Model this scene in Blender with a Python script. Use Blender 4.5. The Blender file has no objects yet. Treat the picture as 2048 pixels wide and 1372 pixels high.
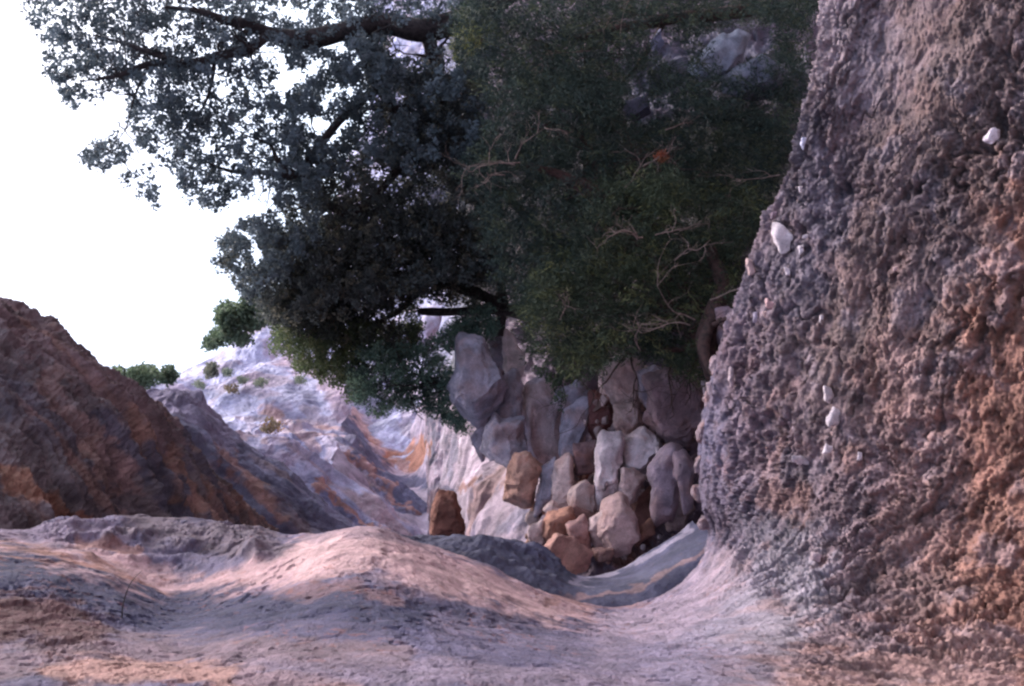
import bpy, bmesh, math, random
import numpy as np
from mathutils import Vector, Matrix

# ------------------------------------------------------------------ camera, world, sun, exposure
SC = bpy.context.scene
COL = SC.collection
F = 2010.0                       # focal length in photo pixels (photo 2048 x 1372)
PITCH = math.radians(12)
EYE = np.array([0.0, 0.0, 1.6])
FWD = np.array([0.0, math.cos(PITCH), math.sin(PITCH)])
UPW = np.array([0.0, -math.sin(PITCH), math.cos(PITCH)])   # the photo was taken with the camera turned on its side: photo left is up
RGT = -UPW
UPI = np.array([1.0, 0.0, 0.0])
cam_d = bpy.data.cameras.new('camera')
cam_d.sensor_width = 36.0
cam_d.lens = F / 2048 * 36.0
cam_d.clip_start = 0.05
cam_d.clip_end = 2000
cam = bpy.data.objects.new('camera', cam_d)
COL.objects.link(cam)
m = Matrix.Identity(4)
for i in range(3):
    m[i][0] = RGT[i]; m[i][1] = UPI[i]; m[i][2] = -FWD[i]; m[i][3] = EYE[i]
cam.matrix_world = m
SC.camera = cam

SUN_EL, SUN_AZ = 62.0, 55.0      # elevation; azimuth from +Y (view direction), negative = towards -X
w = bpy.data.worlds.new('World'); SC.world = w
w.use_nodes = True
nt = w.node_tree; nt.nodes.clear()
sky = nt.nodes.new('ShaderNodeTexSky'); sky.sky_type = 'NISHITA'; sky.sun_disc = False
sky.sun_elevation = math.radians(SUN_EL); sky.sun_rotation = math.radians(SUN_AZ)
sky.air_density = 1.2; sky.dust_density = 6.0; sky.ozone_density = 1.6
bg = nt.nodes.new('ShaderNodeBackground'); bg.inputs[1].default_value = 0.15
out = nt.nodes.new('ShaderNodeOutputWorld')
nt.links.new(sky.outputs[0], bg.inputs[0]); nt.links.new(bg.outputs[0], out.inputs[0])
sd = bpy.data.lights.new('sun', 'SUN'); sd.energy = 1.1; sd.angle = math.radians(16); sd.color = (1.0, 0.97, 0.94)
sun = bpy.data.objects.new('sun', sd); COL.objects.link(sun)
el, az = math.radians(SUN_EL), math.radians(SUN_AZ)
sdir = Vector((math.sin(az) * math.cos(el), math.cos(az) * math.cos(el), math.sin(el)))
sun.rotation_euler = (-sdir).to_track_quat('-Z', 'Y').to_euler()
SC.view_settings.view_transform = 'Standard'
SC.view_settings.look = 'None'
SC.view_settings.gamma = 1.0
SC.view_settings.exposure = 1.62
SC.cycles.filter_width = 2.4
SC.cycles.max_bounces = 5
SC.cycles.diffuse_bounces = 3

# ------------------------------------------------------------------ helpers: pixels and space
def P(px, py, d):
    px = np.asarray(px, float); py = np.asarray(py, float); d = np.asarray(d, float)
    return (EYE + d[..., None] * FWD + ((px - 1024) / F * d)[..., None] * RGT + ((686 - py) / F * d)[..., None] * UPI)

def proj(p):
    q = p - EYE
    d = np.maximum(q @ FWD, 0.01)
    return 1024 + (q @ RGT) / d * F, 686 - (q @ UPI) / d * F, d

# ------------------------------------------------------------------ helpers: noise
G = np.array([[1,1,0],[-1,1,0],[1,-1,0],[-1,-1,0],[1,0,1],[-1,0,1],[1,0,-1],[-1,0,-1],[0,1,1],[0,-1,1],[0,1,-1],[0,-1,-1],[1,1,0],[-1,1,0],[0,-1,1],[0,-1,-1]], np.float32)
def ihash(x, y, z, s):
    h = (x.astype(np.uint32) * np.uint32(374761393) + y.astype(np.uint32) * np.uint32(668265263) + z.astype(np.uint32) * np.uint32(2147483647 - 1234567) + np.uint32(s * 977 + 13))
    h = (h ^ (h >> np.uint32(13))) * np.uint32(1274126177)
    h = (h ^ (h >> np.uint32(15))) * np.uint32(2246822519)
    return h ^ (h >> np.uint32(16))
def perlin(p, s=0):
    p = np.asarray(p, np.float32)
    i = np.floor(p).astype(np.int64); f = p - i
    u = f * f * f * (f * (f * 6 - 15) + 10)
    r = 0
    for a in (0, 1):
        for b in (0, 1):
            for c in (0, 1):
                g = G[ihash(i[..., 0] + a, i[..., 1] + b, i[..., 2] + c, s) & np.uint32(15)]
                dt = g[..., 0] * (f[..., 0] - a) + g[..., 1] * (f[..., 1] - b) + g[..., 2] * (f[..., 2] - c)
                wx = u[..., 0] if a else 1 - u[..., 0]
                wy = u[..., 1] if b else 1 - u[..., 1]
                wz = u[..., 2] if c else 1 - u[..., 2]
                r = r + dt * wx * wy * wz
    return r
def fbm(p, octv=4, s=0, gain=0.5, ridged=False):
    r = 0; a = 1.0; t = 0; q = np.asarray(p, np.float32)
    for k in range(octv):
        n = perlin(q, s + k * 7)
        if ridged: n = 0.5 - np.abs(n) * 1.6
        r = r + a * n; t += a; a *= gain; q = q * 2.03 + 5.1
    return r / t * (1.6 if not ridged else 1.0)
def worley(p, s=0):
    p = np.asarray(p, np.float32)
    i = np.floor(p).astype(np.int64); f = (p - i).astype(np.float32)
    best = np.full(p.shape[:-1], 9.0, np.float32); sec = best.copy()
    for a in (-1, 0, 1):
        for b in (-1, 0, 1):
            for c in (-1, 0, 1):
                h = ihash(i[..., 0] + a, i[..., 1] + b, i[..., 2] + c, s)
                ox = (h & np.uint32(1023)).astype(np.float32) / 1023
                oy = ((h >> np.uint32(10)) & np.uint32(1023)).astype(np.float32) / 1023
                oz = ((h >> np.uint32(20)) & np.uint32(1023)).astype(np.float32) / 1023
                d = (a + ox - f[..., 0]) ** 2 + (b + oy - f[..., 1]) ** 2 + (c + oz - f[..., 2]) ** 2
                sec = np.minimum(sec, np.maximum(best, d)); best = np.minimum(best, d)
    return np.sqrt(best), np.sqrt(sec)
def sstep(a, b, x):
    t = np.clip((x - a) / (b - a), 0, 1)
    return t * t * (3 - 2 * t)

# ------------------------------------------------------------------ helpers: colour
TINT = np.array([1.04, 0.98, 1.01])
def C8(r, g, b, k=1.0):
    c = np.array([r, g, b]) / 255.0
    lin = np.where(c < 0.04045, c / 12.92, ((c + 0.055) / 1.055) ** 2.4)
    lum = (lin * np.array([0.25, 0.6, 0.15])).sum()
    return (lum + (lin - lum) * 0.72) * TINT * k
def seg_dist(x, y, pts):
    best = np.full(x.shape, 1e9)
    for (x0, y0), (x1, y1) in zip(pts[:-1], pts[1:]):
        dx, dy = x1 - x0, y1 - y0
        t = np.clip(((x - x0) * dx + (y - y0) * dy) / (dx * dx + dy * dy + 1e-9), 0, 1)
        best = np.minimum(best, np.hypot(x - x0 - t * dx, y - y0 - t * dy))
    return best
def in_poly(x, y, poly):
    r = np.zeros(x.shape, bool)
    n = len(poly)
    for i in range(n):
        x0, y0 = poly[i]; x1, y1 = poly[(i + 1) % n]
        if y0 == y1: continue
        c = ((y0 > y) != (y1 > y)) & (x < (x1 - x0) * (y - y0) / (y1 - y0) + x0)
        r ^= c
    return r
def stains_and_shade(col, px, py, pos, lst, warp=10, seed=5):
    """mineral staining and painted shade: (polyline, width, colour, strength), edges broken up by noise that lives on the rock"""
    s = 3.0
    wx = fbm(pos * s, 4, seed) * warp * 3; wy = fbm(pos * s, 4, seed + 3) * warp * 3
    br = fbm(pos * s * 3.1, 4, seed + 9)
    for pts, wd, c, k in lst:
        d = seg_dist(px + wx, py + wy, pts)
        a = (1 - sstep(wd * 0.45, wd * 1.15, d + br * wd * 0.55)) * k
        col = col * (1 - a[..., None]) + np.asarray(c) * a[..., None]
    return col
def field(px, py, pos, base, lst, warp=12, seed=20):
    v = np.full(px.shape, float(base))
    wx = fbm(pos * 3, 3, seed) * warp * 3; wy = fbm(pos * 3, 3, seed + 3) * warp * 3
    for pts, wd, val, k in lst:
        d = seg_dist(px + wx, py + wy, pts)
        a = (1 - sstep(wd * 0.3, wd * 1.3, d)) * k
        v = v * (1 - a) + val * a
    return v

def sample_poly(poly, holes, n, rng, edge=0):
    poly = np.array(poly, float); lo, hi = poly.min(0), poly.max(0); xs_, ys_ = [], []
    got = 0
    while got < n:
        x = rng.uniform(lo[0], hi[0], n * 2); y = rng.uniform(lo[1], hi[1], n * 2)
        k = in_poly(x, y, poly)
        for h, r_ in holes:
            k &= ~(seg_dist(x, y, h) < r_ * (0.75 + 0.5 * rng.rand(len(x))))
        x, y = x[k], y[k]; xs_.append(x); ys_.append(y); got += len(x)
        if len(x) == 0: break
    return np.concatenate(xs_)[:n], np.concatenate(ys_)[:n]

# ------------------------------------------------------------------ helpers: objects
def tag(o, label=None, cat=None, group=None, kind=None):
    if label: o['label'] = label
    if cat: o['category'] = cat
    if group: o['group'] = group
    if kind: o['kind'] = kind
    return o
def mesh_obj(name, verts, faces, mat, col=None, parent=None, smooth=True, origin=None):
    verts = np.asarray(verts, np.float32)
    if origin is not None: verts = verts - np.asarray(origin, np.float32)
    me = bpy.data.meshes.new(name)
    faces = np.asarray(faces, np.int32)
    n = faces.shape[1]
    me.vertices.add(len(verts)); me.vertices.foreach_set('co', verts.ravel())
    me.loops.add(faces.size); me.loops.foreach_set('vertex_index', faces.ravel())
    me.polygons.add(len(faces)); me.polygons.foreach_set('loop_start', np.arange(0, faces.size, n, dtype=np.int32))
    me.update(calc_edges=True)
    me.polygons.foreach_set('use_smooth', np.full(len(faces), smooth))
    if col is not None:
        at = me.color_attributes.new('Col', 'FLOAT_COLOR', 'POINT')
        c = np.ones((len(verts), 4), np.float32); c[:, :3] = col
        at.data.foreach_set('color', c.ravel())
    me.materials.append(mat)
    me.update()
    o = bpy.data.objects.new(name, me); COL.objects.link(o)
    if parent is not None: o.parent = parent
    if origin is not None: o.location = tuple(origin)
    return o
def empty(name, loc):
    o = bpy.data.objects.new(name, None); o.location = tuple(loc); o.empty_display_size = 0.2
    COL.objects.link(o); return o
def cat_rom(ctrl, n):
    """ctrl (K, ...) -> (n, ...) through the points"""
    K = len(ctrl)
    t = np.linspace(0, K - 1, n); i = np.minimum(t.astype(int), K - 2); f = t - i
    a = ctrl[np.maximum(i - 1, 0)]; b = ctrl[i]; c = ctrl[i + 1]; d = ctrl[np.minimum(i + 2, K - 1)]
    f = f.reshape((-1,) + (1,) * (ctrl.ndim - 1))
    return 0.5 * ((2 * b) + (c - a) * f + (2 * a - 5 * b + 4 * c - d) * f ** 2 + (3 * b - a - 3 * c + d) * f ** 3)
def loft(rows, nu, nv):
    """rows: list (near to far) of lists of (px, py, depth)"""
    g = np.array([[list(q) for q in r] for r in rows], float)
    g[..., 2] = np.log(g[..., 2])
    g = cat_rom(g, nv)
    g = cat_rom(g.transpose(1, 0, 2), nu).transpose(1, 0, 2)
    return P(g[..., 0], g[..., 1], np.exp(g[..., 2]))
def grid_normals(p):
    du = np.gradient(p, axis=1); dv = np.gradient(p, axis=0)
    n = np.cross(du, dv)
    n /= np.linalg.norm(n, axis=-1, keepdims=True) + 1e-12
    s = np.sign(((EYE - p) * n).sum(-1).mean())
    return n * s
def grid_faces(nv, nu):
    i = np.arange(nv * nu).reshape(nv, nu)
    return np.stack([i[:-1, :-1], i[:-1, 1:], i[1:, 1:], i[1:, :-1]], -1).reshape(-1, 4)
def sheet(name, rows, nu, nv, disp, colour, mat, face=0.0):
    p = loft(rows, nu, nv)
    n = grid_normals(p)
    px, py, d = proj(p)
    if face:
        v = EYE - p; v /= np.linalg.norm(v, axis=-1, keepdims=True)
        n = n + v * face; n /= np.linalg.norm(n, axis=-1, keepdims=True)
    q = p + n * disp(p, px, py, d)[..., None]
    c = colour(q, px, py, d)
    f = grid_faces(nv, nu)
    o = mesh_obj(name, q.reshape(-1, 3), f, mat, c.reshape(-1, 3))
    return o, q

# ------------------------------------------------------------------ materials
def rock_mat(name, scale=1.0, bump=0.5, speck=0.5, spcol=(0.10, 0.05, 0.035), fine=60.0, rough=0.92):
    m = bpy.data.materials.new(name); m.use_nodes = True
    nt = m.node_tree; N = nt.nodes; L = nt.links
    b = N['Principled BSDF']; b.inputs['Roughness'].default_value = rough
    b.inputs['Specular IOR Level'].default_value = 0.25
    geo = N.new('ShaderNodeNewGeometry')
    at = N.new('ShaderNodeAttribute'); at.attribute_name = 'Col'
    def noise(sc, det=6, ro=0.6, dist=0.0):
        n = N.new('ShaderNodeTexNoise'); n.inputs['Scale'].default_value = sc * scale
        n.inputs['Detail'].default_value = det; n.inputs['Roughness'].default_value = ro; n.inputs['Distortion'].default_value = dist
        L.new(geo.outputs['Position'], n.inputs['Vector']); return n
    def ramp(src, a, b_, ca=(0, 0, 0, 1), cb=(1, 1, 1, 1)):
        r = N.new('ShaderNodeValToRGB'); r.color_ramp.elements[0].position = a; r.color_ramp.elements[1].position = b_
        r.color_ramp.elements[0].color = ca; r.color_ramp.elements[1].color = cb
        L.new(src, r.inputs[0]); return r
    n1 = noise(9, 8, 0.62, 0.4)
    r1 = ramp(n1.outputs['Fac'], 0.3, 0.7, (0.62, 0.62, 0.62, 1), (1.4, 1.36, 1.32, 1))
    mul = N.new('ShaderNodeMix'); mul.data_type = 'RGBA'; mul.blend_type = 'MULTIPLY'; mul.inputs[0].default_value = 1.0
    L.new(at.outputs['Color'], mul.inputs[6]); L.new(r1.outputs[0], mul.inputs[7])
    n2 = noise(fine * 0.6, 5, 0.7, 0.2)
    r2 = ramp(n2.outputs['Fac'], 0.56, 0.68)
    k = N.new('ShaderNodeMath'); k.operation = 'MULTIPLY'; k.inputs[1].default_value = speck
    L.new(r2.outputs[0], k.inputs[0])
    mx = N.new('ShaderNodeMix'); mx.data_type = 'RGBA'
    L.new(k.outputs[0], mx.inputs[0]); L.new(mul.outputs[2], mx.inputs[6]); mx.inputs[7].default_value = (*spcol, 1)
    n3 = noise(fine * 1.6, 4, 0.65)
    r3 = ramp(n3.outputs['Fac'], 0.3, 0.75, (0.8, 0.8, 0.82, 1), (1.22, 1.2, 1.2, 1))
    m3 = N.new('ShaderNodeMix'); m3.data_type = 'RGBA'; m3.blend_type = 'MULTIPLY'; m3.inputs[0].default_value = 1.0
    L.new(mx.outputs[2], m3.inputs[6]); L.new(r3.outputs[0], m3.inputs[7])
    L.new(m3.outputs[2], b.inputs['Base Color'])
    bp = N.new('ShaderNodeBump'); bp.inputs['Strength'].default_value = bump; bp.inputs['Distance'].default_value = 0.02 / scale
    nb = noise(fine, 7, 0.7, 0.3)
    L.new(nb.outputs['Fac'], bp.inputs['Height'])
    L.new(bp.outputs[0], b.inputs['Normal'])
    return m
def leaf_mat(name, ca, cb, trans=0.3, rough=0.5):
    m = bpy.data.materials.new(name); m.use_nodes = True
    nt = m.node_tree; N = nt.nodes; L = nt.links
    b = N['Principled BSDF']; b.inputs['Roughness'].default_value = rough
    b.inputs['Specular IOR Level'].default_value = 0.4
    at = N.new('ShaderNodeAttribute'); at.attribute_name = 'Col'
    L.new(at.outputs['Color'], b.inputs['Base Color'])
    tr = N.new('ShaderNodeBsdfTranslucent'); L.new(at.outputs['Color'], tr.inputs['Color'])
    mx = N.new('ShaderNodeMixShader'); mx.inputs[0].default_value = trans
    L.new(b.outputs[0], mx.inputs[1]); L.new(tr.outputs[0], mx.inputs[2])
    L.new(mx.outputs[0], N['Material Output'].inputs['Surface'])
    return m
def bark_mat(name, ca, cb, sc=25):
    m = bpy.data.materials.new(name); m.use_nodes = True
    nt = m.node_tree; N = nt.nodes; L = nt.links
    b = N['Principled BSDF']; b.inputs['Roughness'].default_value = 0.9
    geo = N.new('ShaderNodeNewGeometry')
    n = N.new('ShaderNodeTexNoise'); n.inputs['Scale'].default_value = sc; n.inputs['Detail'].default_value = 6
    L.new(geo.outputs['Position'], n.inputs['Vector'])
    r = N.new('ShaderNodeValToRGB'); r.color_ramp.elements[0].position = 0.35; r.color_ramp.elements[1].position = 0.65
    r.color_ramp.elements[0].color = (*ca, 1); r.color_ramp.elements[1].color = (*cb, 1)
    L.new(n.outputs['Fac'], r.inputs[0]); L.new(r.outputs[0], b.inputs['Base Color'])
    bp = N.new('ShaderNodeBump'); bp.inputs['Strength'].default_value = 0.6; bp.inputs['Distance'].default_value = 0.02
    L.new(n.outputs['Fac'], bp.inputs['Height']); L.new(bp.outputs[0], b.inputs['Normal'])
    return m
M_BANK = rock_mat('rough_bank_rock', 1.0, 0.9, 0.35, (0.14, 0.06, 0.045), 50)
M_BROWN = rock_mat('brown_wall_rock', 0.45, 0.6, 0.35, (0.07, 0.035, 0.03), 70)
M_PALE = rock_mat('pale_cliff_rock', 0.16, 0.3, 0.25, (0.12, 0.08, 0.08), 70)
M_CHUTE = rock_mat('water_worn_limestone', 0.4, 0.35, 0.2, (0.15, 0.08, 0.06), 70)
M_BOULDER = rock_mat('boulder_limestone', 0.6, 0.5, 0.25, (0.10, 0.06, 0.05), 70)
M_STONE = rock_mat('loose_stone', 1.5, 0.4, 0.1, (0.2, 0.15, 0.12), 60)
M_LEAF = leaf_mat('oak_leaf', None, None, 0.45, 0.6)
M_NEEDLE = leaf_mat('juniper_needle', None, None, 0.2, 0.7)
M_BARK = bark_mat('dark_bark', (0.012, 0.009, 0.012), (0.045, 0.035, 0.04))
M_RED = bark_mat('reddish_bark', (0.022, 0.012, 0.012), (0.075, 0.036, 0.034))
M_DEAD = bark_mat('bleached_twig', (0.10, 0.07, 0.065), (0.24, 0.17, 0.155))

# colours
PINK = C8(192, 150, 160); PINKL = C8(205, 168, 176); LILAC = C8(150, 138, 172); BLUEG = C8(88, 92, 128)
DBLUE = C8(72, 72, 105); ORANGE = C8(178, 112, 88); DORANGE = C8(150, 82, 55); BROWN = C8(120, 82, 82)
MAUVE = C8(128, 104, 124); WHITEB = C8(176, 174, 208); GREY = C8(120, 116, 138)

# ------------------------------------------------------------------ ground: gully floor, near wall and rough bank in one sheet
def sec(ls):
    return ls
A = [(-500,1800,1.9),(0,1750,1.9),(200,1750,1.9),(400,1750,1.9),(600,1750,1.9),(750,1750,1.9),(900,1750,1.9),(1050,1750,1.9),(1300,1750,1.9),(1700,1750,2.0),(2200,1750,2.5),(2700,1500,3.0),(2800,1100,3.3),(2850,700,3.4),(2850,400,3.4),(2850,150,3.4),(2850,-100,3.5),(2850,-500,3.6)]
B = [(-450,1420,2.6),(-50,1400,2.6),(150,1400,2.6),(350,1390,2.62),(550,1395,2.62),(730,1400,2.62),(900,1400,2.62),(1080,1410,2.62),(1350,1430,2.6),(1650,1440,2.75),(2000,1440,3.1),(2300,1330,3.6),(2330,1080,3.8),(2350,750,3.9),(2350,450,3.95),(2350,200,4.0),(2350,-60,4.05),(2350,-400,4.2)]
Cc = [(-420,1310,3.3),(-30,1290,3.3),(170,1300,3.3),(360,1310,3.3),(550,1290,3.3),(730,1290,3.35),(900,1300,3.35),(1060,1320,3.35),(1300,1340,3.3),(1520,1340,3.45),(1780,1320,3.7),(2000,1230,4.1),(2060,1050,4.3),(2080,750,4.35),(2090,450,4.35),(2090,200,4.4),(2100,-60,4.5),(2110,-400,4.7)]
D = [(-400,1130,4.4),(0,1135,4.3),(180,1185,4.25),(340,1235,4.2),(520,1215,4.2),(720,1195,4.2),(880,1225,4.2),(1040,1265,4.2),(1260,1285,4.25),(1430,1260,4.35),(1600,1210,4.5),(1740,1120,4.7),(1790,980,4.8),(1830,730,4.8),(1860,450,4.8),(1880,200,4.8),(1900,-40,4.8),(1930,-350,5.0)]
E = [(-400,1060,5.3),(-10,1085,5.2),(190,1125,5.1),(340,1190,5.0),(450,1170,5.0),(620,1105,4.9),(760,1090,4.9),(960,1175,5.0),(1210,1240,5.2),(1370,1205,5.35),(1480,1120,5.4),(1570,1030,5.35),(1580,900,5.4),(1650,680,5.35),(1690,430,5.3),(1750,200,5.2),(1770,-20,5.1),(1800,-300,5.2)]
Fs = [(-400,1030,6.3),(0,1062,6.2),(150,1050,6.2),(300,1040,6.1),(440,1050,6.0),(600,1072,5.8),(740,1056,5.6),(860,1090,5.7),(1190,1213,6.2),(1350,1180,6.5),(1418,1082,6.9),(1402,1000,6.6),(1412,860,6.5),(1456,650,6.3),(1548,415,6.0),(1620,200,5.6),(1655,0,5.4),(1690,-250,5.4)]
Gs = [(-400,1080,7.0),(0,1120,7.0),(150,1110,7.0),(300,1100,7.0),(440,1110,6.9),(600,1130,6.8),(740,1120,6.6),(880,1160,6.6),(1190,1270,6.9),(1370,1260,7.4),(1500,1180,8.2),(1520,1030,8.4),(1480,880,8.3),(1540,680,8.2),(1640,430,7.4),(1670,210,6.7),(1710,10,6.3),(1750,-250,6.3)]
H = [(x + 20, y + 260, d + 2.2) if k < 10 else (x + 250, y + 40, d + 2.5) for k, (x, y, d) in enumerate(Gs)]
def s1_disp(p, px, py, d):
    rg = field(px, py, p, 0.12, [
        ([(2300,-200),(2100,300),(1900,700),(1850,1050),(2100,1300),(2400,1500)], 330, 1.0, 1),
        ([(1640,-100),(1640,300),(1560,600),(1520,880),(1560,1030)], 150, 0.85, 1),
        ([(1500,1050),(1620,1150)], 75, 0.7, 1),
        ([(1650,1330),(2100,1420)], 60, 0.45, 1),
        ([(-300,1230),(60,1230),(180,1290)], 85, 0.75, 1),
        ([(0,1420),(400,1350),(800,1380),(1200,1420)], 70, 0.5, 1),
        ([(100,1055),(350,1075),(540,1085)], 42, 0.75, 1),
        ([(640,1140),(820,1180)], 35, 0.22, 0.8)], 10)
    wp = np.stack([fbm(p * 2.2, 3, 50), fbm(p * 2.2, 3, 53), fbm(p * 2.2, 3, 56)], -1) * 0.08
    q = p + wp
    # lumps drawn out along the bedding, which dips towards the lower left of the wall
    ax = UPI * 0.75 + UPW * -0.66; ax /= np.linalg.norm(ax)
    along = (q @ ax)[..., None] * ax
    qs = (q - along * 0.45) * 1.1
    w1, w2 = worley(qs * 9 + 0.35 * fbm(p * 12, 3, 59)[..., None], 3)
    w3, w4 = worley(qs * 22 + 0.4 * fbm(p * 25, 3, 58)[..., None], 5)
    big = fbm(qs * 2.6, 4, 60, 0.5)
    mid = fbm(qs * 9, 5, 66, 0.62)
    pit = -sstep(0.12, 0.30, fbm(qs * 9, 4, 80, 0.6)) - 0.6 * sstep(0.16, 0.30, fbm(qs * 21, 3, 83, 0.6))
    fine = fbm(p * 60, 3, 90, 0.7)
    rough = 0.075 * big + 0.045 * mid + 0.008 * (0.6 - w1) + 0.007 * (0.6 - w3) + 0.034 * pit + 0.022 * fine
    rough = rough * (0.8 + 0.4 * sstep(-0.25, 0.3, fbm(p * 1.3, 3, 99)))
    smooth = 0.03 * fbm(p * 1.4, 2, 30) + 0.005 * fbm(p * 9, 4, 33)
    qk = q - along * 0.75
    ck = np.abs(perlin(qk * 3.2 + 0.25 * fbm(q * 9, 2, 61)[..., None], 97)); cm = sstep(0.0, 0.25, fbm(q * 1.7, 2, 98))
    rough = rough - 0.05 * cm * (1 - sstep(0.008, 0.05, ck))
    pm = sstep(0.0, 0.35, fbm(p * 2.1, 3, 34))
    smooth = smooth + (0.0015 + 0.004 * pm) * fbm(p * 22, 4, 31, .65) - 0.010 * pm * sstep(0.27, 0.36, fbm(p * 15, 2, 32)) + 0.012 * fbm(p * 4, 3, 35)
    # broken flakes and low steps
    fl = fbm(p * np.array([3.0, 3.0, 3.0]) + 7, 4, 36, 0.55)
    smooth = smooth + 0.005 * sstep(0.10, 0.14, fl) + 0.004 * sstep(0.24, 0.27, fl)
    fall = np.clip(d / 4.0, 0.6, 1.5) ** 0.5
    # flaky ledge top left of the crest
    led = field(px, py, p, 0, [([(120,1070),(300,1085),(500,1095)], 45, 1, 1)], 6)
    strat = np.abs(np.mod((q @ UPI) * 9 + 0.6 * fbm(q * 2, 3, 41), 1.0) - 0.5) * 2
    rg = rg * (0.4 + 0.6 * sstep(1000, 1500, px))
    return (rough * rg + smooth * (1 - rg)) * fall + led * 0.09 * strat * (0.6 + 0.8 * fbm(q * 4, 2, 44))
def s1_col(p, px, py, d):
    n = fbm(p * 2.3, 4, 100)[..., None]; n2 = fbm(p * 6, 4, 104)[..., None]
    lf = (1 - sstep(1400, 1650, px))[..., None]
    base = MAUVE * 1.05 * (1 - lf) + C8(118, 114, 150) * lf
    R1 = [
        # rough bank
        ([(2100,-100),(2000,300),(1850,600)], 330, C8(128,104,112), 1),
        ([(2150,500),(2050,900),(2000,1200),(2100,1400)], 230, C8(168,108,90), 1),
        ([(1800,760),(1850,1000),(1850,1200)], 100, C8(158,120,126), 0.9),
        ([(1950,1350),(1600,1420),(1900,1450)], 110, C8(176,132,134), 1),
        ([(1640,-60),(1650,120),(1720,150)], 95, C8(160,142,166), 0.95),
        ([(1600,250),(1640,420),(1590,560)], 90, C8(98,90,118), 0.95),
        ([(1750,320),(1900,450),(1800,560)], 80, C8(104,86,104), 0.6),
        ([(1480,680),(1530,880),(1540,960)], 80, C8(122,102,124), 0.9),
        ([(1420,960),(1450,1060)], 45, C8(112,102,132), 0.8),
        ([(1500,1020),(1560,1100),(1620,1150)], 55, C8(104,98,128), 0.85),
        ([(1570,880),(1600,1060)], 26, C8(84,78,104), 0.7),
        # smooth wall
        ([(1560,1160),(1480,1250),(1400,1330)], 130, C8(150,146,176), 0.95),
        ([(1450,1140),(1340,1230),(1150,1300)], 60, C8(168,152,178), 0.9),
        ([(-100,1100),(60,1115),(240,1160),(360,1205),(480,1170),(620,1110),(720,1085),(860,1125),(980,1185),(1150,1235)], 50, C8(206,168,176), 1),
        ([(600,1110),(740,1115),(900,1170),(1080,1225)], 44, C8(216,178,182), 0.95),
        ([(0,1090),(200,1140),(320,1200),(380,1215)], 14, C8(172,118,100), 0.8),
        ([(0,1085),(90,1100)], 12, C8(170,120,105), 0.7),
        ([(-100,1060),(100,1068),(250,1075)], 26, C8(142,128,158), 0.8),
        ([(270,1050),(400,1075),(540,1085)], 38, C8(128,116,134), 0.95),
        ([(160,1090),(280,1105)], 14, C8(176,126,112), 0.7),
        ([(620,1072),(740,1060),(830,1080)], 15, C8(150,132,152), 0.6),
        ([(0,1145),(120,1180),(230,1215),(330,1245),(520,1228),(740,1215),(880,1245),(1000,1270),(1150,1300)], 60, C8(70,74,114), 1),  # dark blue band below the pale crest
        ([(900,1270),(1100,1310),(1350,1330),(1500,1340)], 60, C8(132,124,158), 0.75),
        ([(560,1190),(700,1180),(800,1200)], 20, C8(152,116,122), 0.6),
        ([(300,1290),(700,1270),(1100,1320)], 34, C8(100,98,138), 0.85),
        ([(-200,1250),(60,1230),(170,1280)], 66, C8(116,84,90), 1),
        ([(0,1330),(250,1300),(500,1300),(800,1310)], 34, C8(146,124,138), 0.8),
        ([(100,1345),(300,1335),(430,1345),(700,1390)], 32, C8(196,150,138), 0.9),
        ([(500,1350),(900,1340),(1300,1370)], 36, C8(146,132,158), 0.7),
        ([(1100,1200),(1260,1205),(1390,1120)], 10, C8(160,112,100), 0.6)]
    c = stains_and_shade(base, px, py, p, R1, 7)
    pb = sstep(1350, 1600, px)[..., None]
    c = c * (1 + (0.16 + 0.16 * pb) * n + 0.25 * n2 * (0.4 + pb)) * np.where(pb > 0.5, 0.66, 0.66) 
    # iron-red and grey patches on the bank
    o = sstep(0.05, 0.4, fbm(p * 4.1, 4, 120))[..., None] * pb
    lo = 0.12 + 0.25 * sstep(500, 1000, py)[..., None]
    c = c * (1 - lo * o) + lo * o * C8(160, 106, 90)
    g = sstep(0.12, 0.45, fbm(p * 5.3 + 3, 4, 130))[..., None] * pb
    c = c * (1 - 0.35 * g) + 0.35 * g * C8(130, 122, 150)
    c = c * (1 + pb * np.array([0.20, 0.13, 0.05]))
    lm = c.mean(-1, keepdims=True); c = lm + (c - lm) * (1 - 0.25 * pb)
    sp = sstep(0.30, 0.42, fbm(p * 22, 3, 140))[..., None] * (1 - pb) * 0.4 * sstep(0, 0.3, fbm(p * 1.7, 3, 141))[..., None]
    c = c * (1 - sp) + sp * C8(140, 84, 72)
    return np.clip(c, 0.01, 0.9)
ground, S1 = sheet('ground', [A, B, Cc, D, E, Fs, Gs, H], 1250, 640, s1_disp, s1_col, M_BANK, 0.7)
tag(ground, 'rough orange and mauve bank of eroded rock curving into smooth waved foreground shelf', kind='structure')
_sx, _sy, _sd = proj(S1[:520])
def bank_depth(x, y):
    k = ((_sx - x) ** 2 + (_sy - y) ** 2) < 14 ** 2
    return float(_sd[k].min()) if k.any() else 6.0

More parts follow.
